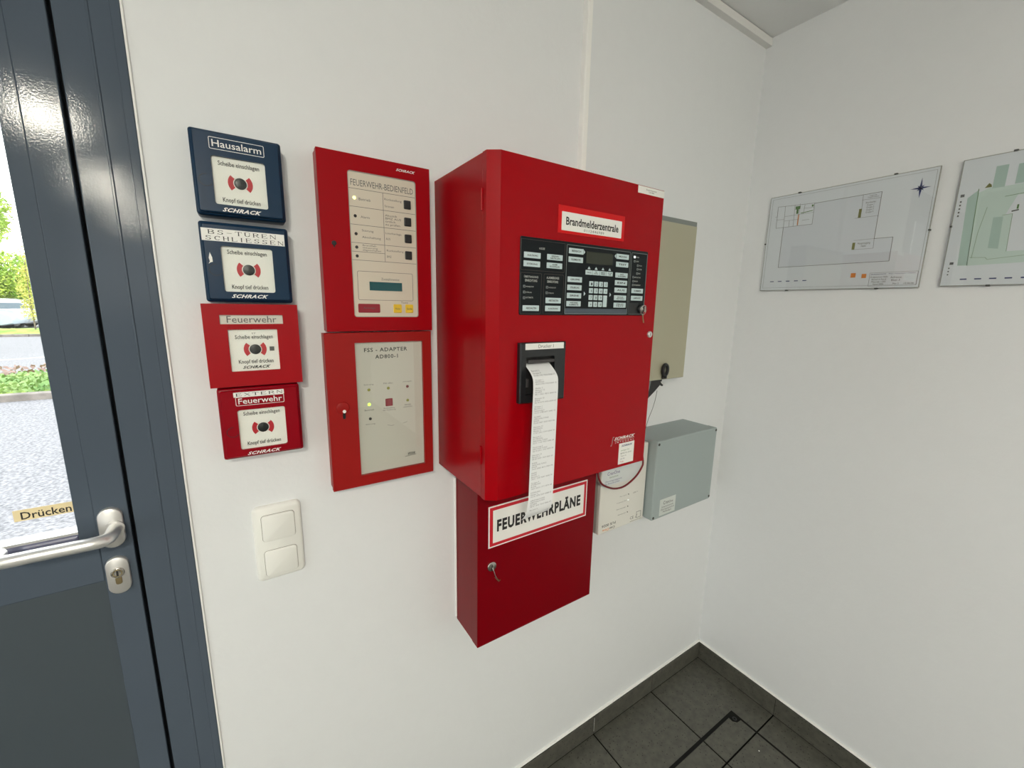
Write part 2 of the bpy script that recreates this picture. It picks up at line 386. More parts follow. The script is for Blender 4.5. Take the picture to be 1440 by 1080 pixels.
Lk.new(gm.outputs['Position'], vo.inputs['Vector']); Lk.new(gm.outputs['Position'], nz.inputs['Vector']); Lk.new(vo.outputs['Distance'], cr.inputs[0]); Lk.new(nz.outputs['Fac'], cr2.inputs[0])
Lk.new(cr2.outputs[0], mx.inputs[6]); Lk.new(cr.outputs[0], mx.inputs[7]); Lk.new(mx.outputs[2], b.inputs['Base Color'])
GROUT = mat('dark_grout', s2l(13, 13, 12), 0.9, spec=.1)
g = G(); g.box(RX0, 0, RY0, 0, -0.1, -0.002)
floor = struct('floor', g, GROUT, 'dark grey speckled stoneware tile floor with black joints')
TS = 0.3135; J = 0.0026
def tile_mesh(wx, wy):
    g = G().slab(J, wx-J, J, wy-J, -0.0021, 0.0, 0, 0.0006)
    me = bpy.data.meshes.new('floor_tile'); me.from_pydata(g.v, [], g.f); me.materials.append(TILE)
    import bmesh
    bm = bmesh.new(); bm.from_mesh(me); bmesh.ops.recalc_face_normals(bm, faces=bm.faces); bm.to_mesh(me); bm.free()
    return me
full = tile_mesh(TS, TS); cache = {}
nx, ny = int((-RX0-.0085)/TS)+1, int((-RY0-.0085)/TS)+1
for i in range(nx):
    for j in range(ny):
        xa = -0.0085-(i+1)*TS; ya = -0.0085-(j+1)*TS; wx = TS; wy = TS
        if xa < RX0: wx = TS-(RX0-xa); xa = RX0
        if ya < RY0: wy = TS-(RY0-ya); ya = RY0
        if wx < .01 or wy < .01: continue
        k = (round(wx, 4), round(wy, 4)); me = full if k == (TS, TS) else cache.setdefault(k, tile_mesh(wx, wy))
        o = bpy.data.objects.new('floor_tile', me); COL.objects.link(o); o.location = (xa, ya, 0); o.parent = floor
# ---- skirting tiles and the white caulk on top
SKH, SKT = 0.0737, 0.0105
for nm, lab, axis in (('baseboard_left', 'dark grey tile skirting under the alarm cabinets', 0), ('baseboard_right', 'dark grey tile skirting under the framed plans', 1)):
    g = G()
    if axis == 0: g.box(DX1, 0, -0.008, 0, 0, SKH-.001)
    else: g.box(-0.008, 0, RY0, 0, 0, SKH-.001)
    bb = struct(nm, g, GROUT, lab)
    end = -DX1 if axis == 0 else -RY0
    k = 0; pos = .0085
    while pos < end-.01:
        nxt = min(pos+TS, end); p0 = pos if k else 0.0
        if axis == 0: mpq = MA(0); a, bq = -nxt+.0009, -p0-.0009
        else: mpq = MB(0); a, bq = p0+.0009, nxt-.0009
        if axis == 1 and k == 0: a = SKT+.0009
        o = P(lambda q: q.slab(a, bq, 0.0005, SKH, 0.0081, SKT, 0, 0.0008), 'skirting_tile', TILE, bb, mpq)
        pos = nxt; k += 1
    P(lambda q: q.slab(-(-DX1) if axis == 0 else 0, -0.0 if axis == 0 else end, SKH, SKH+.007, 0.0, SKT-.002, 0, 0.004), 'caulk_bead', CAULK, bb, MA(0) if axis == 0 else MB(0))
    if axis == 0:
        P(lambda q: q.slab(-.6358, -.6348, .012, SKH-.004, SKT, SKT+.0004), 'light_joint', STICK, bb, MA(0))
# ---- floor hatch: steel frame let into the tiles, with a lifting socket at its corner
DARKST = mat('dark_steel_frame', s2l(16, 16, 15), 0.6, spec=.2)
HX0, HX1, HY0, HY1 = -0.76, -0.1266, -0.86, -0.2265
ht = thing('floor_hatch', 'dark steel frame of a floor hatch set into the tiles near the corner', 'hatch', (HX0, HY0, 0))
P(lambda q: q.box(HX0, HX1, HY1-.011, HY1, 0, .0012), 'frame_bar', DARKST, ht); P(lambda q: q.box(HX0, HX1, HY0, HY0+.011, 0, .0012), 'frame_bar', DARKST, ht)
P(lambda q: q.box(HX1-.0065, HX1, HY0+.011, HY1-.011, 0, .0012), 'frame_bar', DARKST, ht); P(lambda q: q.box(HX0, HX0+.0065, HY0+.011, HY1-.011, 0, .0012), 'frame_bar', DARKST, ht)
so = P(lambda q: q.poly([(HX1-.0065, HY1-.011), (HX1-.036, HY1-.011), (HX1-.038, HY1-.026), (HX1-.026, HY1-.038), (HX1-.0065, HY1-.04)], 0, .0013), 'lifting_socket', DARKST, ht, lambda a, b, c: (a, b, c))
P(lambda q: q.circ(HX1-.022, HY1-.025, .006, .0035, .0013, .002, 12), 'socket_ring', BLACK, so)
cr_ = thing('paint_speck', 'tiny white paint speck on the dark floor tile', 'speck', (-.189, -.3605, 0)); P(lambda q: q.disc(-.189, -.3605, .0022, 0, .0006, 7), 'drop', STICK, cr_)

# ---- cable ducts
DUCTW = mat('bright_white_duct', (0.93, 0.93, 0.91), 0.35)
d = thing('cable_duct', 'white cable duct along the ceiling edge above the alarm cabinets', 'cable duct', (RX0, 0, 2.3695))
P(lambda q: q.slab(RX0, -.0005, 2.3695, CEIL-.0015, 0, .016, 0, .001), 'base', TRIMW, d, MA(0)); P(lambda q: q.slab(RX0, -.0005, 2.3695, CEIL-.0025, .016, .0195, 0, .0007), 'cover', TRIMW, d, MA(0))
d = thing('cable_duct', 'narrow vertical white cable duct rising from behind the large red cabinet', 'cable duct', (-.81, 0, 1.62))
P(lambda q: q.slab(-.817, -.8, 1.62, 2.369, 0, .014, 0, .0006), 'base', DUCTW, d, MA(0)); P(lambda q: q.slab(-.8162, -.8008, 1.62, 2.369, .014, .0165, 0, .0018), 'cover', DUCTW, d, MA(0))

# ---- ceiling lights behind the camera, seen mirrored in the door paint
LAMPM = mat('lamp_diffuser', (0.9, 0.85, 0.7), 0.5, emit=((1.0, 0.945, 0.80), LAMP))
for k, (x, y) in enumerate(((-2.27, -2.18), (-2.34, -3.6), (-2.37, -4.95))):
    l = thing('ceiling_light', ('nearest', 'middle', 'farthest')[k]+' round opal ceiling lamp behind the camera', 'ceiling light', (x, y, CEIL), 'ceiling lamps behind the camera')
    P(lambda q: q.disc(x, y, .11, CEIL-.018, CEIL-.0005, 32), 'base_plate', TRIMW, l)
    g = G(); g.loops([[(x+r*math.cos(2*math.pi*i/32), y+r*math.sin(2*math.pi*i/32), CEIL-h) for i in range(32)] for r, h in ((.1, .0185), (.1, .058), (.095, .068), (.08, .075), (.045, .079))]); g.build('opal_shade', LAMPM, l, ID, True)

# ================================================================== DOOR
door = thing('door_1', 'dark grey glazed metal door with lever handle and push sticker', None, (-2.25, 0, 0), kind='structure')
GAP = -1.7505; GL = -1.8133; GLB = 1.135; LX0 = -2.75
A0 = MA(0)
def jamb(a0, a1, b0, b1):
    return P(lambda q: q.slab(a0, a1, b0, b1, -.075, .003, 0, .0015), 'jamb', DOORM, door, A0)
jamb(-1.710, DX1+.0008, 0, DTOP); jamb(GAP+.004, -1.7104, 0, DTOP-.05)
P(lambda q: q.slab(-1.7125, -1.7095, 0, DTOP-.03, .003, .0036, 0, .0005), 'jamb_bead', DOORM, door, A0)
P(lambda q: q.slab(-1.688, -1.6865, 0, DTOP, .003, .0034, 0, .0003), 'jamb_bead', DOORM, door, A0)
jamb(DX0, -2.785, 0, DTOP); jamb(-2.785, LX0-.004, 0, DTOP-.05)
P(lambda q: q.slab(-2.785, -1.7104, DTOP-.035, DTOP, -.075, .003, 0, .0015), 'head', DOORM, door, A0)
P(lambda q: q.slab(GAP-.001, GAP+.005, 0, DTOP-.05, -.07, -.012), 'door_seal', RUBBER, door, A0)
P(lambda q: q.slab(LX0-.005, LX0+.001, 0, DTOP-.05, -.07, -.012), 'door_seal', RUBBER, door, A0)
P(lambda q: q.slab(LX0, GAP, DTOP-.05, DTOP-.03, -.07, -.012), 'door_seal', RUBBER, door, A0)
LT = DTOP-.055
P(lambda q: q.slab(DX1+.0008, DX1+.0042, 0, DTOP, 0, .0035, 0, .0012), 'plaster_seal', CAULK, door, A0)
# leaf
P(lambda q: q.slab(-1.792, GAP-.001, .012, LT, -.06, .004, 0, .0012), 'stile', DOORM, door, A0)
P(lambda q: q.slab(GL, -1.7915, GLB-.018, LT-.075, -.035, .0033, 0, .0012), 'glazing_bead', DOORM, door, A0)
P(lambda q: q.slab(LX0, LX0+.062, .012, LT, -.06, .004, 0, .002), 'stile', DOORM, door, A0)
P(lambda q: q.slab(LX0+.062, -1.792, LT-.075, LT, -.06, .004, 0, .002), 'top_rail', DOORM, door, A0)
P(lambda q: q.slab(LX0+.062, -1.792, 1.048, GLB-.018, -.06, .0025, 0, .002), 'middle_rail', DOORM, door, A0)
PURP = mat('violet_grey_bead', s2l(112, 114, 140), 0.3, coat=0.3)
P(lambda q: q.slab(LX0+.062, GL, GLB-.018, GLB, -.03, .0, 0, .004), 'glazing_bead', PURP, door, A0)
P(lambda q: q.slab(LX0+.062, GL, GLB, GLB+.004, -.03, -.004), 'glazing_gasket', ALU, door, A0)
P(lambda q: q.slab(LX0+.062, -1.792, .012, .10, -.06, .0025, 0, .002), 'bottom_rail', DOORM, door, A0)
P(lambda q: q.slab(LX0+.07, -1.800, .105, 1.046, -.05, -.0012), 'lower_panel', DOORP, door, A0)
P(lambda q: q.ring((LX0+.062, -1.792, .10, 1.048), (LX0+.077, -1.809, .114, 1.038), -.05, .0006), 'panel_bead', DOORP, door, A0)
P(lambda q: q.slab(LX0+.06, GL+.006, GLB-.01, LT-.07, -.035, -.029), 'pane', PANE, door, A0)
st = P(lambda q: q.slab(-1.8862, -1.808, 1.1646, 1.1825, -.0288, -.0284), 'push_sticker', GOLD, door, A0)
text('Drücken', -1.8785, -1.8235, 1.1665, 1.1785, -.0282, INK, st, A0, bold=.012)
hd = P(lambda q: q.slab(-1.7885, -1.7585, 1.106, 1.174, .004, .011, .0149, .002, 6), 'handle_rosette', SATIN, door, A0, True)
lever = [(-1.7685, -.008, 1.140), (-1.7685, -.022, 1.140), (-1.7685, -.036, 1.1402), (-1.7695, -.047, 1.141), (-1.7735, -.056, 1.142), (-1.781, -.0605, 1.143), (-1.80, -.062, 1.1435), (-1.84, -.062, 1.144), (-1.866, -.062, 1.144), (-1.876, -.060, 1.144), (-1.8835, -.053, 1.144), (-1.8865, -.043, 1.144), (-1.887, -.030, 1.144)]
g = G().tube(smoothpath(lever, 4), .0092, 14); g.build('lever', ALU, hd, ID, True)
P(lambda q: q.circ(-1.7685, 1.140, .0105, .003, .011, .0135, 20), 'lever_collar', SATIN, hd, A0, True)
ks = P(lambda q: q.slab(-1.789, -1.7605, 1.0235, 1.0885, .004, .011, .0141, .002, 6), 'lock_rosette', SATIN, door, A0, True)
P(lambda q: q.disc(-1.7745, 1.0625, .0088, .011, .014, 22, .001), 'lock_cylinder', STEEL, ks, A0)
P(lambda q: q.slab(-1.7785, -1.7705, 1.042, 1.056, .011, .0135, .003, .001), 'cylinder_web', BRASS, ks, A0)
P(lambda q: q.circ(-1.7745, 1.0625, .0055, .0012, .014, .0145, 18), 'cylinder_ring', BRASS, ks, A0)
P(lambda q: q.slab(-1.7755, -1.7735, 1.0575, 1.0665, .014, .0144), 'key_slot', INK, ks, A0)

# ================================================================== MANUAL CALL POINTS
ARC = None
def call_window(t, mp, cx, cz, hw, z0, z1, c, arc_z, extra=None):
    """cream card behind a small pane, red arcs and black push button"""
    cd_ = P(lambda q: q.slab(cx-hw-.0008, cx+hw+.0008, z0-.0008, z1+.0008, c-.006, c-.004), 'instruction_card', CARD, t, mp)
    for s in (0, 180):
        P(lambda q: q.annulus(cx, arc_z, .0098, .0168, s-42, s+42, c-.004, c-.0037), 'red_arc', ARCRED, cd_, mp)
    P(lambda q: q.disc(cx, arc_z, .0085, c-.004, c-.0015, 22, .0012), 'push_button', BLACK, t, mp, True)
    return cd_
CPB = mat('call_point_shadow_gap', (0.004, 0.006, 0.01), .5)
def call_point(rect, d, body, label, wz, arc_z, kind):
    x0, x1, z0, z1 = rect; cx = (x0+x1)/2
    t = thing('fire_alarm_call_point', label, 'call point', (cx, 0, z0), 'break-glass call points beside the door')
    mp = MA(0); hw = .0358; w0, w1 = wz
    if kind != 'flap':
        P(lambda q: q.slab(x0, x1, z0, z1, 0, d-.006, .004, .003), 'housing', body, t, mp, True)
        cov = P(lambda q: q.ring((x0+.0035, x1-.0035, z0+.0035, z1-.0035), (cx-hw, cx+hw, w0, w1), d-.0065, d, .004, .0035, 4, .0018), 'cover', body, t, mp)
        P(lambda q: q.annulus(cx-hw-.009, (w0+w1)/2-.002, .0082, .0090, 80, 330, d, d+.0004, 14), 'lock_rim', CPB, cov, mp)
    else:
        P(lambda q: q.slab(x0+.002, x1-.002, z0+.002, z1-.002, 0, d-.0065), 'housing', body, t, mp)
        cov = P(lambda q: q.ring((x0, x1, z0, z1-.0345), (cx-hw-.001, cx+hw-.001, w0, w1), d-.0045, d, 0, .0012, 3), 'cover', body, t, mp)
        P(lambda q: q.ring((x0, x1, z1-.0345, z1), (x0+.0225, x1-.0235, z1-.033, z1-.0178), d-.0045, d, 0, .001, 3), 'label_surround', body, t, mp)
    call_window(t, mp, cx, (w0+w1)/2, hw, w0, w1, d, arc_z)
    P(lambda q: q.slab(cx-hw+.0002, cx+hw-.0002, w0+.0002, w1-.0002, d-.0012, d-.0005), 'pane', PANE, t, mp)
    return t, mp, cx, cov
def say(t, mp, cx, zt, zb, d, dx=.0275):
    text('Scheibe einschlagen', cx-dx, cx+dx, zt-.0045, zt+.0042, d-.0035, INK, t, mp, bold=.01)
    text('Knopf tief drücken', cx-dx*.93, cx+dx*.93, zb-.0042, zb+.0046, d-.0035, INK, t, mp, bold=.01)
D = .04
t, mp, cx, cov = call_point((-1.6134, -1.4911, 1.634, 1.7578), D, NAVY, 'top navy blue call point reading Hausalarm, uppermost of four', (1.6505, 1.7208), 1.6852, 'plain')
say(t, mp, cx, 1.7112, 1.6575, D)
lb = P(lambda q: q.frame((-1.5888, -1.516, 1.7298, 1.747), .0008, D, D+.0003, .002), 'label_frame', WHITEINK, cov, mp)
text('Hausalarm', -1.585, -1.520, 1.7335, 1.7435, D+.0003, WHITEINK, cov, mp, bold=.008)
schrack(-1.5797, -1.5265, 1.6400, 1.6462, D+.0003, WHITEINK, cov, mp)
t, mp, cx, cov = call_point((-1.6138, -1.4904, 1.4999, 1.624), D, NAVY, 'navy blue call point with taped label BS-TÜREN SCHLIESSEN', (1.5165, 1.5875), 1.5522, 'plain')
say(t, mp, cx, 1.5785, 1.5235, D)
tp = P(lambda q: q.slab(-1.6108, -1.4969, 1.5942, 1.6129, D, D+.0005), 'taped_label', STICK, cov, mp)
serif('BS-TÜREN', -1.6025, -1.509, 1.6045, 1.6108, D+.0008, INK, tp, mp)
serif('SCHLIESSEN', -1.6065, -1.4985, 1.5955, 1.6018, D+.0008, INK, tp, mp)
schrack(-1.5795, -1.5273, 1.5065, 1.5125, D+.0003, WHITEINK, cov, mp)
P(lambda q: q.poly([(-1.6055, 1.5585), (-1.6035, 1.5625), (-1.6045, 1.568), (-1.6025, 1.5765), (-1.6, 1.569), (-1.5998, 1.562), (-1.603, 1.561)], D, D+.0004), 'white_sliver', STICK, cov, mp)  # small white sliver on the left of the cover
t, mp, cx, cov = call_point((-1.6222, -1.4852, 1.3593, 1.4969), D, REDSH, 'square-edged red call point with grey slot reading Feuerwehr', (1.3848, 1.455), 1.4212, 'flap')
say(t, mp, cx, 1.4415, 1.3995, D)
sl = P(lambda q: q.slab(-1.5995, -1.509, 1.464, 1.479, D-.004, D-.0028), 'name_strip', GREYP, t, mp)
text('Feuerwehr', -1.590, -1.5185, 1.4662, 1.4772, D-.0026, GREYINK, sl, mp)
schrack(-1.5743, -1.5329, 1.3885, 1.3935, D-.0035, INK, t, mp)
P(lambda q: q.slab(-1.5325, -1.5255, 1.4178, 1.425, D-.004, D-.0025), 'test_key', GREYINK, t, mp)
text('ST', -1.557, -1.551, 1.447, 1.4495, D-.0035, GREYINK, t, mp)
t, mp, cx, cov = call_point((-1.6148, -1.4915, 1.2311, 1.3561), D, REDPL, 'dark red call point with taped word EXTERN, lowest of four', (1.2475, 1.318), 1.283, 'plain')
say(t, mp, cx, 1.3095, 1.2555, D)
tp = P(lambda q: q.slab(-1.592, -1.5168, 1.3408, 1.3492, D, D+.0005), 'taped_label', STICK, cov, mp)
serif('EXTERN', -1.589, -1.519, 1.3425, 1.3475, D+.0008, INK, tp, mp)
P(lambda q: q.frame((-1.5898, -1.5172, 1.3256, 1.341), .0008, D, D+.0003, .002), 'label_frame', WHITEINK, cov, mp)
text('Feuerwehr', -1.586, -1.5205, 1.3285, 1.3385, D+.0003, WHITEINK, cov, mp, bold=.01)
schrack(-1.5803, -1.5281, 1.2368, 1.2425, D+.0003, WHITEINK, cov, mp)

# ================================================================== FIRE BRIGADE OPERATING PANEL
D = .05; KF = 1.01706
mp = lambda a, b, c: (-1.5742+(a+1.5742)*KF, -(c-.014), 1.5008+(b-1.5008)*KF)   # panel drawn a little enlarged, front face 36 mm off the wall
t = thing('fire_brigade_panel', 'red wall panel headed FEUERWEHR-BEDIENFELD with beige keypad', 'control panel', (-1.34, 0, 1.4492))
x0, x1, z0, z1 = -1.4404, -1.2372, 1.4492, 1.7602
P(lambda q: q.slab(x0+.0008, x1-.0008, z0+.001, z1-.001, .014, D-.010), 'housing', REDFBF, t, mp)
dr = P(lambda q: q.ring((x0, x1, z0, z1), (-1.391, -1.266, 1.476, 1.7327), D-.014, D, .0008, .005, 4, .001), 'door', REDFBF, t, mp)
pl = P(lambda q: q.slab(-1.3915, -1.2655, 1.4755, 1.7332, D-.005, D-.0018), 'keypad_foil', BEIGEP, t, mp)
P(lambda q: q.frame((-1.391, -1.266, 1.476, 1.7327), .0012, D-.0018, D-.0004, .005), 'window_trim', EDGE, t, mp)
C = D-.0018; C2 = C+.0002
g = G()
wl = .0007
for p0, p1 in (((-1.3894, 1.7035), (-1.268, 1.7035)), ((-1.3292, 1.7035), (-1.3292, 1.58)), ((-1.3894, 1.673), (-1.268, 1.673)), ((-1.389, 1.6422), (-1.268, 1.6422)), ((-1.389, 1.6105), (-1.268, 1.6105)), ((-1.389, 1.595), (-1.3292, 1.595)), ((-1.389, 1.58), (-1.268, 1.58))):
    g.line([p0, p1], wl, C, C2)
g.frame((-1.382, -1.2758, 1.5077, 1.5608), .0007, C, C2, .003)
g.build('ruled_lines', GREYINK, pl, mp)
text('FEUERWEHR-BEDIENFELD', -1.386, -1.271, 1.7085, 1.719, C2, GREYINK, pl, mp)
for k, z in enumerate((1.6878, 1.6569, 1.6261, 1.6027, 1.5871)):
    P(lambda q: q.disc(-1.3805, z, .0028, C, C+.0012, 14, .0006), 'indicator_lamp', LEDY if k == 0 else LEDD, t, mp)
for z in (1.6885, 1.6573, 1.6263, 1.5952):
    P(lambda q: q.slab(-1.290, -1.2765, z-.0078, z+.0078, C, C+.003, .0015, .001), 'push_key', BLACK, t, mp)
for s, a0, a1, b0, b1 in (('Betrieb', -1.373, -1.352, 1.6845, 1.689), ('Alarm', -1.371, -1.355, 1.6545, 1.6585), ('Störung', -1.370, -1.349, 1.630, 1.635), ('Abschaltung', -1.370, -1.336, 1.6185, 1.6235),
                          ('Brandfall-\nsteuerung\nabgeschaltet', -1.370, -1.336, 1.5965, 1.6085), ('Rückstellung', -1.3265, -1.294, 1.690, 1.695), ('Sirenen', -1.3265, -1.309, 1.679, 1.683), ('Akustik\nBMZ AUS\nörtlich\nzu prüfen', -1.3265, -1.296, 1.6455, 1.6665),
                          ('Löschanlage', -1.3265, -1.296, 1.630, 1.6345), ('AUS', -1.3265, -1.318, 1.6205, 1.6245), ('Rückstellung', -1.3255, -1.293, 1.5985, 1.603), ('BMZ', -1.3255, -1.317, 1.588, 1.592), ('Zusatzhinweise', -1.338, -1.303, 1.5455, 1.550), ('Taste', -1.301, -1.287, 1.5025, 1.506)):
    text(s, a0, a1, b0, b1, C2, GREYINK, pl, mp)
P(lambda q: q.slab(-1.3605, -1.298, 1.526, 1.542, C, C+.0006), 'display', TEAL, t, mp)
k_ = P(lambda q: q.slab(-1.3832, -1.3425, 1.4843, 1.5008, C, C+.0012, .002, .0006), 'push_key', DKRED, t, mp); text('Anzeige', -1.374, -1.352, 1.4905, 1.495, C+.0014, GREYINK, k_, mp)
for (a0, a1, s) in ((-1.3165, -1.3, 'Weiter'), (-1.2925, -1.2765, 'Ende')):
    k_ = P(lambda q: q.slab(a0, a1, 1.4843, 1.5008, C, C+.0012, .002, .0006), 'push_key', YELLOW, t, mp); text(s, a0+.003, a1-.003, 1.4905, 1.4945, C+.0014, GREYINK, k_, mp)
schrack(-1.3035, -1.2665, 1.7455, 1.7500, D+.0003, WHITEINK, dr, mp)
P(lambda q: q.disc(-1.4195, 1.606, .0042, D, D+.0012, 16, .0005), 'lock', BLACK, dr, mp); P(lambda q: q.slab(-1.4205, -1.4185, 1.599, 1.6045, D, D+.0014), 'lock_slot', BLACK, dr, mp)

# ================================================================== KEY SAFE ADAPTER BOX
D = .036; mp = MA(0)
t = thing('key_safe_adapter_box', 'orange-red wall box with window reading FSS - ADAPTER AD800-1', 'control panel', (-1.34, 0, 1.1325))
x0, x1, z0, z1 = -1.4445, -1.2343, 1.1325, 1.446
P(lambda q: q.slab(x0+.0015, x1-.0015, z0+.0015, z1-.0015, 0, D-.010), 'housing', REDFSS, t, mp)
dr = P(lambda q: q.ring((x0, x1, z0, z1), (-1.3905, -1.2535, 1.1556, 1.4265), D-.012, D, .0008, .0006, 3, .0012), 'door', REDFSS, t, mp)
pl = P(lambda q: q.slab(-1.3925, -1.2515, 1.1536, 1.4285, D-.011, D-.0065), 'front_foil', GREYP, t, mp)
P(lambda q: q.slab(-1.3903, -1.2537, 1.1558, 1.4263, D-.0022, D-.0012), 'pane', PANE, t, mp)
C = D-.0063
text('FSS - ADAPTER', -1.372, -1.285, 1.4070, 1.4150, C, INK, pl, mp, bold=.016, spacing=1.12)
text('AD800-1', -1.351, -1.305, 1.3930, 1.4010, C, INK, pl, mp, bold=.016, spacing=1.15)
for a, b_, mt_, s, up_ in ((-1.3663, 1.331, LEDO, 'Störung', 1), (-1.3271, 1.331, LEDO, 'FSS offen', 1), (-1.2869, 1.3311, LEDR, 'entriegelt', 1), (-1.367, 1.301, LEDG, 'Betrieb', -1), (-1.2871, 1.3014, LEDO, 'Sabotage\nunterdrückt', -1), (-1.3661, 1.2712, LEDD, 'Störung', -1)):
    P(lambda q: q.disc(a, b_, .0030, C, C+.0015, 14, .0008), 'indicator_lamp', mt_, t, mp)
    two = '\n' in s; zz = b_+(.0105 if up_ > 0 else -.0115)
    text(s, a-.0095, a+.0095, zz-(.004 if two else .0016), zz+(.004 if two else .0016), C, GREYINK, pl, mp, align='CENTER')
P(lambda q: q.slab(-1.334, -1.3196, 1.2936, 1.3092, C, C+.002, .001, .0008), 'push_key', DKRED, t, mp)
text('Rückstellung\nder Auslösung', -1.340, -1.3135, 1.283, 1.2905, C, GREYINK, pl, mp, align='CENTER')
text('ESSER', -1.290, -1.2735, 1.180, 1.185, C, INK, pl, mp, bold=.02, shear=.5); P(lambda q: q.line([(-1.296, 1.1772), (-1.272, 1.1790)], .0008, C-.0001, C), 'logo_underline', INK, pl, mp)
g = G(); g.line([(-1.3315, 1.253), (-1.323, 1.2505), (-1.318, 1.2515)], .0005, C-.0001, C); g.line([(-1.2985, 1.2525), (-1.2895, 1.2545)], .0005, C-.0001, C); g.build('scratch', GREYINK, pl, mp)
lk = P(lambda q: q.disc(-1.4185, 1.301, .0125, D, D+.002, 26, .0015), 'lock_disc', REDFSS, dr, mp, True)
P(lambda q: q.disc(-1.4165, 1.2945, .0032, D+.002, D+.005, 14, .001), 'lock_pin', STICK, lk, mp)
P(lambda q: q.slab(-1.4195, -1.4145, 1.2795, 1.2915, D, D+.003, .002, .0008), 'key_slot', BLACK, lk, mp)

# ================================================================== LIGHT SWITCH
t = thing('light_switch', 'white double light switch plate beside the door', 'light switch', (-1.5436, 0, .9682))
x0, x1, z0, z1 = -1.585, -1.5025, .968, 1.1205
P(lambda q: q.slab(x0, x1, z0, z1, 0, .0105, .010, .006, 6), 'cover_frame', SWITCH, t, mp, True)
for a, b_ in ((1.0505, 1.1035), (.978, 1.0305)):
    P(lambda q: q.slab(-1.5712, -1.5146, a-.0006, b_+.0006, .0095, .0107, .0065, 0, 6), 'shadow_joint', mat('switch_joint', s2l(120, 112, 100), .6), t, mp)
    P(lambda q: q.slab(-1.5705, -1.5152, a, b_, .010, .0138, .006, .0018, 6), 'rocker', SWITCH, t, mp, True)

# ================================================================== MAIN FIRE ALARM CABINET
MD, MD2, BD = .2348, .2204, .2055
x0, x1, z0, z1, CH = -1.2063, -.7658, 1.1328, 1.7547, -1.1868
t = thing('fire_alarm_cabinet', 'large red fire alarm cabinet with black keypad and printer paper', 'cabinet', ((x0+x1)/2, 0, z0))
P(lambda q: q.slab(x0+.0005, x1-.0005, z0+.0005, z1-.0005, 0, BD, 0, .0008), 'housing', REDMAIN, t, mp)
g = G(); prof = [(x0, -BD-.0016), (x0, -MD2), (CH, -MD), (x1-.001, -MD), (x1, -MD+.001), (x1, -BD-.0016)]
g.loops([[(a, b, z0) for a, b in prof], [(a, b, z1) for a, b in prof]])
dr = g.build('door', REDMAIN, t, ID)
for z in (1.68, 1.22):
    g = G().tube([(x0-.001, -BD-.0006, z-.018), (x0-.001, -BD-.0006, z+.018)], .0022, 10); g.build('hinge', REDMAIN, t, ID, True)
D = MD
# name plate
rp = P(lambda q: q.slab(-1.0618, -.8852, 1.6376, 1.687, D, D+.0006), 'red_backing_sticker', REDTAPE, dr, mp)
np_ = P(lambda q: q.slab(-1.0535, -.8942, 1.6428, 1.676, D+.0006, D+.0014, .0008), 'name_plate', STICK, dr, mp)
text('Brandmelderzentrale', -1.0435, -.9035, 1.6530, 1.6675, D+.0016, INK, np_, mp, bold=.022)
text('0112446989', -.998, -.944, 1.6452, 1.6498, D+.0016, GREYINK, np_, mp, spacing=1.2)
cs = P(lambda q: q.slab(-.851, -.7668, 1.7395, 1.7537, D, D+.0006), 'corner_sticker', STICK, dr, mp)
text('Brandmeldezentrale\n7.241.8896', -.826, -.793, 1.7428, 1.7498, D+.0008, GREYINK, cs, mp, align='CENTER')
# keypad
kp = P(lambda q: q.slab(-1.1457, -.8068, 1.4855, 1.6232, D, D+.002, .003, .001), 'keypad', PANELB, t, mp)
C = D+.002; C2 = C+.0003
g = G()
for fr in ((-1.1445, -1.0437, 1.5655, 1.619), (-1.1442, -1.0975, 1.4876, 1.5612), (-1.092, -1.044, 1.4876, 1.5612)): g.frame(fr, .0005, C, C2, .002)
g.build('group_outline', mat('outline_dull', s2l(74, 66, 62), .5), kp, mp)
g = G()
for fr in ((-1.0396, -.863, 1.4879, 1.6183), (-.8595, -.809, 1.4879, 1.618)): g.frame(fr, .0009, C, C2, .002)
g.build('group_outline', LINEG, kp, mp)
g = G(); g.slab(-1.0387, -.8638, 1.4888, 1.4985, C, C2); g.build('striped_band', STRIPE, kp, mp)
g = G()
for z in (1.4907, 1.4935, 1.4963): g.line([(-1.038, z), (-.8645, z)], .0007, C2, C2+.0001)
g.build('band_lines', PANELB, kp, mp)
P(lambda q: q.slab(-.9893, -.9165, 1.5872, 1.6095, C, C+.0007), 'display', LCD, t, mp)
def key(a0, a1, b0, b1, s=None, two=False):
    k_ = P(lambda q: q.slab(a0, a1, b0, b1, C, C+.0009, .0006, .0004, 2), 'push_key', KEYW, t, mp)
    if s:
        h = (b1-b0)*(.62 if two else .34); cz = (b0+b1)/2; wdt = (a1-a0)*.64; ca = (a0+a1)/2
        text(s, ca-wdt/2, ca+wdt/2, cz-h/2, cz+h/2, C+.0011, INK, k_, mp, bold=.02, align='CENTER')
KH = .0102
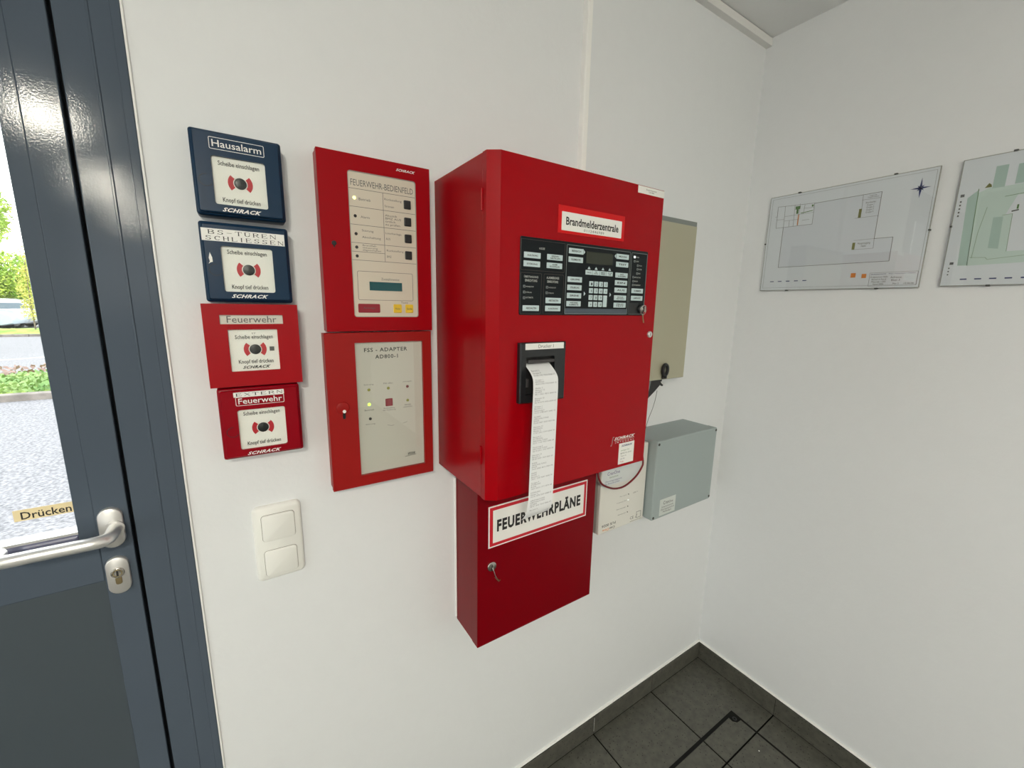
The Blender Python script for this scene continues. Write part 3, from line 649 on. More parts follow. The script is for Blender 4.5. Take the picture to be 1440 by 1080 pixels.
for a, zt, s in ((-1.1382, 1.5970, 'AUSLÖSUNG'), (-1.1388, 1.5820, 'STÖRUNG'), (-1.0862, 1.5970, 'SIRENEN\nABSTELLEN'), (-1.0866, 1.5820, 'ALARM\nRÜCKSTELLEN'), (-1.1386, 1.5032, 'ABSCHALTEN'), (-1.0868, 1.5180, 'ABSCHALTEN'), (-1.0872, 1.5032, 'AUSLÖSUNG'),
                 (-1.0342, 1.6125, 'BEREICH'), (-1.0346, 1.5966, 'ELEMENTE'), (-1.0349, 1.5594, 'GRUPPE'), (-1.0349, 1.5440, 'STEUERUNG'), (-1.0351, 1.5286, 'SIRENE'), (-1.0354, 1.5130, 'WEITERE\nELEMENTE'),
                 (-.9051, 1.6118, 'MELDUNG'), (-.9052, 1.5960, 'TEST'), (-.9052, 1.5740, 'INFO\nAUSGEBEN'), (-.9053, 1.5585, 'EIN'), (-.9053, 1.5434, 'AUS'), (-.9054, 1.5275, 'RÜCK\nSETZEN'), (-.9054, 1.5122, 'FELD\nTEXT'),
                 (-.8529, 1.5437, 'SUMMER'), (-.8530, 1.5280, 'LAMPENTEST')):
    key(a, a+.0368, zt-KH, zt, s, '\n' in s)
g = G()
for k in range(4):
    a = -.9897+k*.0192; key(a+.0004, a+.0186, 1.5742-.0088, 1.5742, ('ZURÜCK', 'NR.\nWAHL', 'MENÜ\nWAHL', 'AUF\nAB')[k], k > 0)
    ca = a+.0094; g.poly([(ca-.0038, 1.5762), (ca+.0038, 1.5762), (ca, 1.5812)], C, C2)
g.poly([(-.9962, 1.6115), (-.9962, 1.6033), (-.9925, 1.6074)], C, C2); g.poly([(-.9065, 1.6108), (-.9105, 1.6067), (-.9065, 1.6026)], C, C2)
g.poly([(-.991, 1.5322), (-.991, 1.5240), (-.9868, 1.5281)], C, C2); g.poly([(-.9186, 1.5322), (-.9186, 1.5240), (-.9144, 1.5281)], C, C2)
g.build('pointer_marks', KEYW, kp, mp)
lab = [['1', '2', '3', 'C'], ['4', '5', '6', '↑'], ['7', '8', '9', None], ['*', '0', '#', None]]
for r in range(4):
    for c in range(4):
        a = -.9776+c*.01355; zt = 1.5531-r*.0135
        if lab[r][c] is None:
            if r == 2: key(a, a+.0106, zt-.0135-.0100, zt)
            continue
        k_ = P(lambda q: q.slab(a, a+.0106, zt-.0100, zt, C, C+.0009, .0006, .0004, 2), 'push_key', KEYW, t, mp)
        s = lab[r][c] if lab[r][c] != '↑' else 'A'
        text(s, a+.0040, a+.0076, zt-.0078, zt-.0028, C+.0011, INK, k_, mp)
for a, b_, lit in ((-.8500, 1.6091, 1), (-.8493, 1.6005, 0), (-.8386, 1.5922, 0), (-.8388, 1.5843, 0), (-.8392, 1.5755, 0), (-.8505, 1.5672, 0), (-.8498, 1.5588, 0), (-.8499, 1.5508, 0), (-1.1362, 1.5369, 0), (-1.1360, 1.5267, 0), (-1.1362, 1.5164, 0), (-1.0843, 1.5370, 0), (-1.0847, 1.5268, 0)):
    h = .0023
    lp = P(lambda q: q.slab(a-h, a+h, b_-h, b_+h, C, C+.0007, .0004, 0, 2), 'indicator_lamp', LEDW if lit else LINEG, t, mp)
    if not lit: P(lambda q: q.slab(a-.0011, a+.0011, b_-.0011, b_+.0011, C+.0007, C+.0008), 'lens', LEDD, lp, mp)
for s, a0, a1, zc in (('AUSLÖSE', -1.105, -1.092, 1.6055), ('ÜBERTRAGUNGS', -1.137, -1.105, 1.5545), ('EINRICHTUNG', -1.1345, -1.1075, 1.5475), ('ALARMIERUNGS', -1.086, -1.056, 1.5545), ('EINRICHTUNG', -1.084, -1.058, 1.5475)):
    text(s, a0, a1, zc-.0022, zc+.0022, C2, mat('pale_print', s2l(178, 182, 178), .5), kp, mp, bold=.02)
for s, a, b_, wd in (('AUSGELÖST', -1.1362, 1.5369, .018), ('STÖRUNG', -1.136, 1.5267, .013), ('AUTOMATIK', -1.1362, 1.5172, .017), ('AUSGELÖST', -1.0843, 1.5370, .018), ('STÖRUNG', -1.0847, 1.5268, .013), ('BETRIEB', -.85, 1.6091, .010), ('ALARM', -.8493, 1.6005, .009), ('STÖRUNG', -.8386, 1.5922, .010), ('SYSTEM', -.8388, 1.5843, .010), ('ERDE', -.8392, 1.5755, .007), ('ABSCHALTUNG', -.8505, 1.5672, .020), ('REVISION', -.8498, 1.5588, .011), ('FERNBEDIENT', -.8499, 1.5508, .021)):
    text(s, a+.0036, a+.0036+wd, b_-.0014, b_+.0014, C2, MATS['pale_print'], kp, mp, bold=.01)
P(lambda q: q.slab(-.8592, -.828, 1.4885, 1.5125, C, C+.0004), 'dark_field', BLACK, kp, mp)
kb = P(lambda q: q.disc(-.8215, 1.4995, .0085, C, C+.005, 22, .0015), 'key_switch', BLACK, t, mp, True)
P(lambda q: q.disc(-.8215, 1.4995, .0055, C+.005, C+.007, 18, .0008), 'switch_barrel', STEEL, kb, mp, True)
mk = P(lambda q: q.disc(-.7811, 1.4425, .0072, D, D+.004, 22, .0012), 'door_lock', SATIN, dr, mp, True); P(lambda q: q.slab(-.7817, -.7805, 1.4395, 1.4455, D+.004, D+.0042), 'key_slot', INK, mk, mp)
# key hanging in the key switch
kt = thing('key_ring', 'small steel key on a ring hanging at the black keypad', 'key', (-.8215, -D-.012, 1.485))
ringp = [(-.8215+.0088*math.cos(a), -D-.0125-.0015*math.sin(a), 1.4975+.0105*math.sin(a)) for a in [2*math.pi*i/20 for i in range(21)]]
g = G().tube(ringp, .0008, 6, False); g.build('ring', STEEL, kt, ID, True)
g = G().slab(-.8228, -.8202, 1.4935, 1.5055, C+.0072, C+.0145, .0008); g.build('key_bow', STEEL, kt, mp)
g = G().line([(-.8205, 1.488), (-.8195, 1.479), (-.8165, 1.471)], .0028, C+.008, C+.0092); g.build('key_blade', BRASS, kt, mp)
# printer
pr0, pr1, pz0, pz1 = -1.147, -1.0382, 1.3205, 1.4352; PD = D+.011
pt_ = P(lambda q: q.ring((pr0, pr1, pz0, pz1), (-1.134, -1.0665, 1.336, 1.4085), D, PD, .002, .003, 4, .0025), 'printer_bezel', BLACK, t, mp)
P(lambda q: q.slab(-1.1345, -1.066, 1.3355, 1.409, D, D+.002), 'printer_recess', mat('recess_black', (.006, .006, .006), .6), pt_, mp)
P(lambda q: q.slab(-1.131, -1.0695, 1.3965, 1.4035, D+.002, PD+.004, .002, .002), 'tear_bar', mat('dark_grey_plastic', s2l(58, 56, 56), .4), pt_, mp)
P(lambda q: q.slab(-1.1335, -1.128, 1.352, 1.368, D+.002, PD+.001, .001, .001), 'feed_key', MATS['dark_grey_plastic'], pt_, mp)
pb = P(lambda q: q.slab(-1.1366, -1.0455, 1.4222, 1.4338, PD, PD+.0005), 'printer_label', STICK, pt_, mp)
text('Drucker 1', -1.107, -1.071, 1.4248, 1.4312, PD+.0007, GREYINK, pb, mp)
# logo and type label
lg = P(lambda q: q.slab(-.8567, -.8052, 1.1396, 1.1910, D, D+.0005), 'type_label', STICK, dr, mp)
text('SCHRACK', -.849, -.812, 1.182, 1.1865, D+.0007, BLUEI, lg, mp, bold=.03, shear=.4)
for k, (s, a1, mt_) in enumerate((('Anlagen Nr.', -.82, GREENI), ('BMZ 01-3/41', -.814, GREYINK), ('Type IC', -.83, GREYINK), ('Jahr 06', -.836, BLUEI), ('Prüfer', -.838, REDINK))):
    z = 1.1725-k*.0068; text(s, -.850, a1, z-.0018, z+.0018, D+.0007, mt_, lg, mp)
schrack(-.8745, -.8045, 1.2015, 1.2085, D+.0003, WHITEINK, dr, mp)
text('INTEGRAL', -.870, -.807, 1.1935, 1.1972, D+.0003, WHITEINK, dr, mp, spacing=1.6)
g = G(); pth = smoothpath([(-.8845, 1.1905, 0), (-.8822, 1.1905, 0), (-.8805, 1.196, 0), (-.8795, 1.203, 0), (-.878, 1.209, 0), (-.8755, 1.2095, 0)], 4)
g.line([(q.x, q.y) for q in pth], .0012, D, D+.0003); g.line([(-.872, 1.1995), (-.806, 1.1995)], .0005, D, D+.0003); g.build('logo_mark', WHITEINK, dr, mp)
# paper strip
def paper_at(sl):   # sl = 0 at the slot .. 1 at the free end  ->  (x shift, y, z)
    z = 1.3958-sl*.2945
    q = max(0.0, min(1.0, sl/.10)); y = -(MD+.004+.029*math.sin(q*math.pi/2)+.018*sl)
    if sl > .9: y += .012*((sl-.9)/.1)**2; z += .004*((sl-.9)/.1)**2
    return -.0165*max(0, sl-.15)/.85, y, z
pp = thing('printer_paper', 'long white printout strip hanging from the printer', 'paper', (-1.11, -.26, 1.1))
g = G(); NS = 60; L0 = []; L1 = []
PX0, PX1 = -1.1340, -1.0760
loops = []
for i in range(NS+1):
    dx, y, z = paper_at(i/NS); y2, z2 = y, z; th = .0003
    tw = .006*max(0, i/NS-.85)/.15
    loops.append([(PX0+dx-tw, y, z-tw*.5), (PX1+dx, y, z), (PX1+dx, y+th, z), (PX0+dx-tw, y+th, z-tw*.5)])
g.loops(loops); g.build('strip', PAPER, pp, ID)
rnd = random.Random(3); lines = []
words = ['RUHE', 'ENDE', 'ALARM', 'STÖRUNG', 'REVISION', 'ABSCHALTUNG', 'Melder 2', 'Gruppe 1', 'Gruppe 4', 'Bereich 2', 'Element 12', 'Steuerung 3']
while len(lines) < 74:
    for _ in range(rnd.choice((2, 3, 3))): lines.append(rnd.choice(words))
    lines.append('%02d.%02d %04d %04d %04d %02d' % (rnd.randint(1, 28), rnd.randint(1, 12), rnd.randint(0, 2359), rnd.randint(0, 9999), rnd.randint(0, 99), rnd.randint(0, 99)))
    lines.append(' ')
lines = lines[:73]+['00.00 0000 0000 0000 00']
def warp(a, b):
    dx, y, z = paper_at(b); return (a+dx, y-.0002, z)
text('\n'.join(lines), PX0+.004, PX1-.004, .985, .035, 0, mat('faded_print', s2l(140, 140, 146), .7), pp, ID, name='printed_lines', warp=warp)

# ================================================================== FIRE PLAN BOX
D = .1137
t = thing('fire_plan_box', 'lower dark red box with FEUERWEHRPLÄNE sign and a key in its lock', 'cabinet', (-.98, 0, .697))
x0, x1, z0, z1 = -1.1636, -.8008, .6971, 1.129
P(lambda q: q.slab(x0+.001, x1-.001, z0+.001, z1, 0, .085, 0, .001), 'housing', REDPLAN, t, mp)
dr = P(lambda q: q.slab(x0, x1, z0, z1, .0862, D, .0012, .0015, 2), 'door', REDPLAN, t, mp)
P(lambda q: q.slab(x0-.0035, x0+.001, z0+.01, z1-.04, 0, .004, 0, .002), 'wall_sealant', CAULK, t, mp)
sg = P(lambda q: q.slab(-1.1359, -.8338, .9498, 1.0526, D, D+.0012), 'sign_plate', STICK, dr, mp)
P(lambda q: q.ring((-1.1328, -.8369, .9529, 1.0495), (-1.1245, -.844, .960, 1.0418), D+.0012, D+.0015), 'sign_border', REDINK, sg, mp)
text('FEUERWEHRPLÄNE', -1.1135, -.8565, .9858, 1.0225, D+.0015, INK, sg, mp, bold=.045, spacing=1.15)
lk = P(lambda q: q.disc(-1.1268, .9022, .0118, D, D+.004, 28, .0015), 'lock_disc', STEEL, dr, mp, True)
P(lambda q: q.slab(-1.1275, -1.1262, .896, .908, D+.004, D+.0042), 'key_slot', INK, lk, mp)
kt = thing('cabinet_key', 'small brass key hanging from the round lock of the lower box', 'key', (-1.119, -.121, .87))
g = G().tube([(-1.1262, -D-.004, .900), (-1.1255, -D-.009, .893), (-1.122, -D-.009, .881), (-1.117, -D-.007, .871)], .0011, 8); g.build('wire_loop', STEEL, kt, ID, True)
g = G().line([(-1.118, .872), (-1.109, .860)], .0035, D+.004, D+.0055); g.line([(-1.109, .860), (-1.1055, .8605)], .002, D+.004, D+.0055); g.build('key_blade', BRASS, kt, mp)

# ================================================================== WHITE MODULE BEHIND, GREY JUNCTION BOX, CABLES
D = .1
t = thing('white_module_box', 'white plastic module box tucked below the large red cabinet', 'box', (-.67, 0, .8615))
x0, x1, z0, z1 = -.7664, -.576, .8615, 1.108
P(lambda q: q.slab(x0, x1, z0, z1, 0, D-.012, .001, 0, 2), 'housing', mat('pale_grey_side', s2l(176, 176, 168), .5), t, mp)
fr = P(lambda q: q.slab(x0, x1, z0, z1, D-.0115, D, .002, .0025, 3), 'front_cover', WBOX, t, mp)
VIO = mat('violet_ink', s2l(120, 118, 156), .5)
C = D+.0002
lb = P(lambda q: q.slab(-.764, -.607, 1.006, 1.066, D, D+.0003), 'maker_label', mat('cool_white_label', s2l(216, 222, 222), .5), fr, mp)
text('CranOne', -.744, -.694, 1.0375, 1.0475, C+.0003, VIO, lb, mp, bold=.01)
text('Sicherheit', -.735, -.70, 1.0285, 1.0325, C+.0003, GREENI, lb, mp)
text('Übertragungsgerät\nfür Brandmelder', -.752, -.684, 1.0105, 1.024, C+.0003, VIO, lb, mp)
for s, a0, a1, zc, led in (('Übertragung', -.687, -.658, .9605, LEDD), ('Verbindung LAN', -.698, -.658, .942, LEDW), ('Netz Funk aktiv', -.697, -.657, .922, LEDD), ('Notstrom', -.690, -.656, .9035, LEDD)):
    text(s, a0, a1, zc-.0016, zc+.0016, C, GREYINK, fr, mp); P(lambda q: q.disc(-.650, zc, .0016, D, D+.0012, 10), 'indicator_lamp', led, fr, mp)
text('230 V', -.6297, -.609, .9575, .9615, C, GREYINK, fr, mp)
text('FUS 0026', -.754, -.698, .8805, .8885, C, INK, fr, mp, flip=True, bold=.01)
text('Cran', -.722, -.700, .867, .8745, C, INK, fr, mp, flip=True, bold=.015); text('One', -.7505, -.7235, .867, .8745, C, ORANGE, fr, mp, flip=True, bold=.015)
text('CE', -.6355, -.620, .874, .883, C, GREYINK, fr, mp)
g = G(); g.frame((-.608, -.588, .872, .8925), .0012, D, C); g.line([(-.612, .874), (-.604, .884)], .001, D, C); g.line([(-.6345, .867), (-.585, .867)], .0009, D, C); g.build('approval_marks', GREYINK, fr, mp)
D = .1267
t = thing('junction_box', 'light grey junction box with four corner screws near the corner', 'junction box', (-.416, 0, .8614))
x0, x1, z0, z1 = -.5702, -.2621, .8614, 1.1155
GTOP = GREYBOX
P(lambda q: q.slab(x0+.001, x1-.001, z0+.001, z1-.001, 0, D-.03, .006, .0, 4), 'housing', GREYBOX, t, mp)
ld = P(lambda q: q.slab(x0, x1, z0, z1, D-.0295, D, .006, .003, 4), 'lid', GREYBOX, t, mp)
for a, b_ in ((x0+.0085, z1-.010), (x1-.007, z1-.009), (x0+.009, z0+.0085), (x1-.0075, z0+.010)):
    sc_ = P(lambda q: q.disc(a, b_, .0042, D, D+.0008, 16), 'screw', mat('screw_hole', s2l(66, 66, 60), .5), ld, mp); P(lambda q: q.slab(a-.0006, a+.0006, b_-.003, b_+.003, D+.0008, D+.0010), 'screw_slot', INK, sc_, mp)
lb = P(lambda q: q.slab(-.5345, -.4575, .869, .9228, D, D+.0004), 'maker_label', mat('grey_label', s2l(206, 212, 208), .5), ld, mp)
text('Cran', -.518, -.492, .9035, .915, D+.0006, INK, lb, mp); text('One', -.491, -.470, .9035, .912, D+.0006, GREYINK, lb, mp)
text('Sicherheitstechnik\nÜbertragungstechnik\nMeldeanlagen', -.529, -.463, .875, .899, D+.0006, GREYINK, lb, mp, align='CENTER')
# red cable loop
cb = thing('red_cable', 'dark red cable loop hanging in front of the white module box', 'cable', (-.71, -.12, 1.0))
pts = [(-.795, -.10, 1.145), (-.7995, -.116, 1.09), (-.8005, -.1185, 1.066), (-.7943, -.12, 1.0433), (-.7754, -.12, 1.0237), (-.733, -.12, 1.0052), (-.6903, -.12, 1.0039), (-.6479, -.12, 1.0226), (-.6249, -.12, 1.0461), (-.6209, -.12, 1.0615), (-.622, -.115, 1.09), (-.635, -.10, 1.145)]
pts = [q for q in pts if q[2] < 1.1327]
G().tube(smoothpath(pts, 5), .0027, 8).build('cable', CABLE, cb, ID, True)

# ================================================================== BEIGE KEY CABINET
t = thing('beige_cabinet', 'flat beige metal cabinet on the wall behind the large red cabinet', 'cabinet', (-.55, 0, 1.284))
P(lambda q: q.slab(-.735, -.3745, 1.2835, 1.7620, 0, .0565, 0, .001), 'housing', GREYMET, t, mp)
dr = P(lambda q: q.slab(-.735, -.3795, 1.2852, 1.7475, .0575, .061, .0008, .0012, 2), 'door', BEIGE, t, mp)
P(lambda q: q.slab(-.4905, -.4785, 1.2875, 1.2975, .061, .065, .002, .001), 'lock', BLACK, dr, mp)
kt = thing('black_key', 'black plastic key bow sticking out at the bottom of the beige cabinet', 'key', (-.4855, -.07, 1.29))
ringp = [(-.4862+.0115*math.cos(a), -.0695, 1.3165+.0165*math.sin(a)) for a in [2*math.pi*i/20 for i in range(21)]]
G().tube(ringp, .0052, 8, False).build('key_bow', BLACK, kt, ID, True)
G().tube([(-.4855, -.0695, 1.2985), (-.4845, -.0695, 1.2905)], [.0065, .006], 8).build('key_stem', BLACK, kt, ID, True)
rb = thing('black_ribbon', 'folded black ribbon poking out below the beige cabinet', 'ribbon', (-.51, -.04, 1.23))
rm = mat('black_ribbon', s2l(34, 34, 36), .5)
P(lambda q: q.poly([(-.56, 1.2825), (-.468, 1.2825), (-.473, 1.268), (-.50, 1.247), (-.56, 1.207)], .038, .048), 'fold', rm, rb, mp)
P(lambda q: q.poly([(-.537, 1.281), (-.523, 1.2825), (-.530, 1.255), (-.543, 1.222)], .048, .050), 'grey_flap', GREYMET, rb, mp)
G().line([(-.478, 1.2745), (-.469, 1.2665), (-.462, 1.2625)], .005, .04, .046).build('frayed_end', rm, rb, mp)
G().line([(-.474, 1.2745), (-.465, 1.2685), (-.457, 1.266)], .0018, .047, .049).build('loose_thread', STICK, rb, mp)
wr = thing('thin_wire', 'thin grey wire running down from the black ribbon', 'wire', (-.52, -.05, 1.17))
G().tube(smoothpath([(-.498, -.055, 1.250), (-.507, -.058, 1.225), (-.52, -.06, 1.195), (-.535, -.06, 1.166), (-.545, -.06, 1.135)], 4), .0008, 6).build('wire', GREYINK, wr, ID, True)

# ================================================================== FRAMED PLANS ON THE RIGHT WALL
B0 = MB(0)
def plan_frame(label, a0, a1, b0, b1, clips):
    t = thing('framed_plan', label, 'picture frame', (0, -(a0+a1)/2, b0), 'clip-framed site plans')
    P(lambda q: q.slab(a0, a1, b0, b1, .003, .007), 'backing_board', EDGE, t, B0)
    P(lambda q: q.slab(a0+.0015, a1-.0015, b0+.0015, b1-.0015, .007, .0074), 'plan_sheet', PLANP, t, B0)
    P(lambda q: q.slab(a0, a1, b0, b1, .0083, .0103), 'pane', PANE, t, B0)
    for (ca, cb_) in clips:
        h = .0036; P(lambda q: q.slab(ca-h*(1 if abs(cb_-b0) < .02 or abs(cb_-b1) < .02 else .6), ca+h*(1 if abs(cb_-b0) < .02 or abs(cb_-b1) < .02 else .6), cb_-.002, cb_+.002, .002, .0112, .0005, .0005, 2), 'clip', mat('clip_metal', s2l(90, 92, 90), .4, metal=.6), t, B0)
    return t
a0, a1, b0, b1 = .0807, .4994, 1.5703, 1.8796
t = plan_frame('framed building floor plan nearest the corner, with compass rose', a0, a1, b0, b1, [(.1687, 1.880), (.4087, 1.880), (.4994, 1.7202), (.1676, 1.570), (.4078, 1.570), (.0807, 1.7285)])
c0, c1 = .0074, .0078
g = G(); W = .0011
g.line([(.2165, 1.8388), (.3838, 1.8395), (.3836, 1.7118), (.4255, 1.7112), (.426, 1.646), (.1318, 1.647), (.1316, 1.7774)], W, c0, c1)
g.line([(.1077, 1.8462), (.2162, 1.8395), (.217, 1.776), (.1083, 1.7778), (.1077, 1.8462)], .0008, c0, c1)
for pl_ in ([(.130, 1.845), (.132, 1.778)], [(.1592, 1.844), (.1615, 1.777)], [(.1748, 1.8455), (.1746, 1.7777)], [(.1077, 1.805), (.132, 1.803)], [(.132, 1.812), (.216, 1.812)], [(.132, 1.798), (.175, 1.797)], [(.187, 1.812), (.189, 1.84)], [(.187, 1.829), (.216, 1.827)], [(.148, 1.778), (.148, 1.798)], [(.186, 1.792), (.206, 1.792)], [(.341, 1.8395), (.3428, 1.776)], [(.329, 1.7757), (.3842, 1.7752)], [(.340, 1.825), (.384, 1.824)], [(.3354, 1.712), (.3836, 1.712)], [(.3362, 1.6855), (.3848, 1.685), (.3836, 1.712)], [(.102, 1.815), (.1077, 1.815)]):
    g.line(pl_, .0006, c0, c1)
g.line([(a0+.008, b0+.009), (a1-.006, b0+.009), (a1-.006, b1-.008), (a0+.008, b1-.008), (a0+.008, b0+.009)], .0004, c0, c1)
g.build('floor_plan_drawing', GREYINK, t, B0)
P(lambda q: q.poly([(.1322, 1.6475), (.4255, 1.6465), (.425, 1.711), (.383, 1.7115), (.3832, 1.839), (.217, 1.8385), (.217, 1.777), (.132, 1.778)], .0074, .00745), 'hall_fill', PLANG, t, B0)
g = G(); g.slab(.3362, .3428, 1.776, 1.8005, c0, c1); g.slab(.333, .3398, 1.6855, 1.7055, c0, c1); g.build('stair_marks', OLIVEI, t, B0)
g = G(); g.slab(.162, .176, 1.829, 1.8385, c0, c1); g.slab(.166, .172, 1.815, 1.829, c0, c1); g.line([(.18, 1.815), (.213, 1.818)], .002, c0, c1); g.slab(.209, .214, 1.83, 1.836, c0, c1); g.build('green_marks', GREENI, t, B0)
g = G(); g.slab(.1725, .1755, 1.779, 1.812, c0, c1); g.slab(.3415, .3535, 1.6035, 1.6165, c0, c1); g.slab(.3685, .3795, 1.601, 1.613, c0, c1); g.build('orange_marks', ORANGE, t, B0)
g = G()
for q in range(8):
    a = math.pi/4*q; r = .021 if q % 2 == 0 else .010; s = .003 if q % 2 == 0 else .0028
    if q in (2, 6): r = .026
    ca, cb_ = .4657, 1.8318
    g.poly([(ca+s*math.cos(a+1.57), cb_+s*math.sin(a+1.57)), (ca+s*math.cos(a-1.57), cb_+s*math.sin(a-1.57)), (ca+r*math.cos(a), cb_+r*math.sin(a))], c0, c1)
for k in range(5): a = .1116+k*.0251; g.slab(a, a+.0115, 1.599, 1.6016, c0, c1)
g.build('compass_and_scale', BLUEI, t, B0)
tb = P(lambda q: q.frame((.3875, .493, 1.577, 1.615), .0005, c0, c1), 'title_block', GREYINK, t, B0)
for s, u0_, u1_, v0_, v1_, mt_ in (('BRANDSCHUTZ', .391, .425, 1.6085, 1.612, BLUEI), ('Plan: Feuerwehr Objekt', .431, .488, 1.6085, 1.612, BLUEI), ('Erdgeschoss Halle\nBauteil A Nord\nMassstab 1:200\nStand 2006', .391, .43, 1.580, 1.605, GREYINK), ('Adresse\nBlatt 3', .436, .46, 1.59, 1.603, GREYINK), ('Plan 2', .443, .456, 1.581, 1.585, INK), ('12.06.06', .467, .488, 1.581, 1.585, INK),
                                   ('Legende\nTreppenhaus', .352, .378, 1.827, 1.836, GREYINK), ('Brandmelder\nGruppe 1\nGruppe 2\nGruppe 3\nGruppe 4', .350, .374, 1.785, 1.818, GREYINK), ('Hauptzugang\nHalle', .346, .376, 1.691, 1.705, GREYINK)):
    text(s, u0_, u1_, v0_, v1_, c1, mt_, tb, B0, align='CENTER')
a0, a1 = .5394, .958; b0, b1 = 1.5722, 1.8808
t = plan_frame('framed site plan with green areas, cut by the right picture edge', a0, a1, b0, b1, [(.6248, 1.881), (.8648, 1.881), (.958, 1.7225), (.6266, 1.572), (.8666, 1.572), (.5402, 1.7225)])
P(lambda q: q.poly([(.5592, 1.788), (.5955, 1.806), (.6036, 1.8037), (.958-.02, 1.812), (.958-.02, 1.630), (.5825, 1.622), (.5655, 1.623)], c0, c0+.0002), 'ground_print', TEALP, t, B0)
g = G(); g.slab(.5985, .6185, 1.803, 1.853, c0, c1); g.slab(.634, .672, 1.806, 1.85, c0, c1); g.poly([(.611, 1.734), (.627, 1.734), (.630, 1.659), (.6127, 1.662)], c0, c1); g.poly([(.5595, 1.788), (.5755, 1.803), (.5835, 1.6235), (.566, 1.624)], c0, c1); g.slab(.70, .76, 1.806, 1.85, c0, c1); g.build('green_areas', TEALD, t, B0)
g = G(); g.poly([(.643, 1.780), (.93, 1.792), (.93, 1.65), (.644, 1.652), (.641, 1.737), (.630, 1.738)], c0+.0002, c0+.0003); g.build('building_print', PLANP, t, B0)
g = G(); g.line([(.5762, 1.806), (.5826, 1.6235)], .0012, c0, c1); g.line([(.623, 1.780), (.69, 1.786)], .0009, c0, c1); g.line([(.625, 1.737), (.641, 1.738), (.644, 1.652)], .0006, c0, c1); g.line([(.585, 1.642), (.612, 1.640), (.615, 1.635), (.69, 1.642)], .0006, c0, c1); g.slab(.6455, .6485, 1.748, 1.758, c0, c1)
g.line([(.588, 1.6405), (.590, 1.70), (.597, 1.76)], .0006, c0, c1); g.build('road_lines', GREENI, t, B0)
g = G()
for k in range(8): a = .5756+k*.0253; g.slab(a, a+.012, 1.5872, 1.5902, c0, c1)
g.build('scale_bar', BLUEI, t, B0)
g = G(); g.slab(.546, .553, 1.792, 1.7985, c0, c1); g.slab(.551, .558, 1.6265, 1.6325, c0, c1); g.line([(.640, 1.744), (.648, 1.7455)], .003, c0, c1)
for k in range(5): g.slab(.547, .550, 1.745+k*.0085, 1.749+k*.0085, c0, c1)
for k in range(3): g.slab(.550, .5525, 1.600+k*.008, 1.603+k*.008, c0, c1)
g.build('legend_marks', GREYINK, t, B0)
P(lambda q: q.poly([(.586, 1.8065), (.5975, 1.8065), (.5965, 1.812), (.592, 1.8165)], c0, c1), 'warning_mark', OLIVEI, t, B0)
#OUTDOORS
# ================================================================== OUTDOORS, seen through the door glass
GZ = -0.1
def noisemat(name, c1_, c2_, scale, rough=.9, bump=0.0, lo=.35, hi=.65):
    mt = bpy.data.materials.new(name); mt.use_nodes = True; n = mt.node_tree.nodes; L = mt.node_tree.links; b = n['Principled BSDF']; b.inputs['Roughness'].default_value = rough
    gm = n.new('ShaderNodeNewGeometry'); nz = n.new('ShaderNodeTexNoise'); nz.inputs['Scale'].default_value = scale; nz.inputs['Detail'].default_value = 6
    cr = n.new('ShaderNodeValToRGB'); cr.color_ramp.elements[0].color = (*c1_, 1); cr.color_ramp.elements[1].color = (*c2_, 1); cr.color_ramp.elements[0].position = lo; cr.color_ramp.elements[1].position = hi
    L.new(gm.outputs['Position'], nz.inputs['Vector']); L.new(nz.outputs['Fac'], cr.inputs[0]); L.new(cr.outputs[0], b.inputs['Base Color'])
    if bump:
        bp = n.new('ShaderNodeBump'); bp.inputs['Strength'].default_value = bump; bp.inputs['Distance'].default_value = .02; L.new(nz.outputs['Fac'], bp.inputs['Height']); L.new(bp.outputs['Normal'], b.inputs['Normal'])
    return mt
ASPH = noisemat('light_asphalt', (.12, .12, .125), (.30, .295, .30), 38, .9, .3)
KERB = noisemat('kerb_stone', (.17, .15, .13), (.27, .24, .21), 6)
GRASS = noisemat('grass_ground', (.16, .26, .04), (.34, .44, .08), 3)
LINEW = mat('road_paint', (.5, .5, .5), .8)
g = G(); g.box(-60, 40, .25, 8.7, GZ-.3, GZ); struct('pavement_1', g, ASPH, 'pale asphalt forecourt outside the door')
g = G(); g.box(-60, 40, 11.6, 24.9, GZ-.3, GZ); lot = struct('pavement_2', g, ASPH, 'pale asphalt parking lot beyond the planted strip')
P(lambda q: q.poly([(-9.2, 14.0), (-9.0, 13.9), (-5.2, 16.2), (-5.4, 16.3)], GZ, GZ+.004), 'parking_line', LINEW, lot, lambda a, b, c: (a, b, c))
g = G(); g.box(-60, 40, 27.5, 90, GZ-.3, GZ+.1); struct('pavement_3', g, ASPH, 'far parking row behind the grass verge')
g = G(); g.box(-60, 60, -90, RY0-.6, GZ-.3, GZ); struct('pavement_4', g, ASPH, 'open ground behind the building')
g = G(); g.box(-60, RX0-.6, RY0-.6, .25, GZ-.3, GZ); struct('pavement_5', g, ASPH, 'open ground beside the building')
def kerb(y, label):
    k = thing('kerb', label, 'kerb', (-8, y, GZ), 'kerbs of the parking lot')
    for i in range(14):
        x = -16+i*1.0
        g = G().slab(x+.006, x+.994, GZ-.1, GZ+.11, 0, .16, 0, .015); g.build('kerb_stone', KERB, k, lambda a, b, c: (a, y+.16-c, b))
kerb(8.7, 'brown-grey kerb edging the near side of the planted strip')
kerb(24.9, 'grey kerb edging the grass verge in front of the parked cars')
g = G(); g.box(-60, 40, 8.86, 11.6, GZ-.3, GZ+.08); struct('planting_bed', g, GRASS, 'planted strip between forecourt and parking lot')
g = G(); NX, NY = 60, 6; vs = []; fs = []
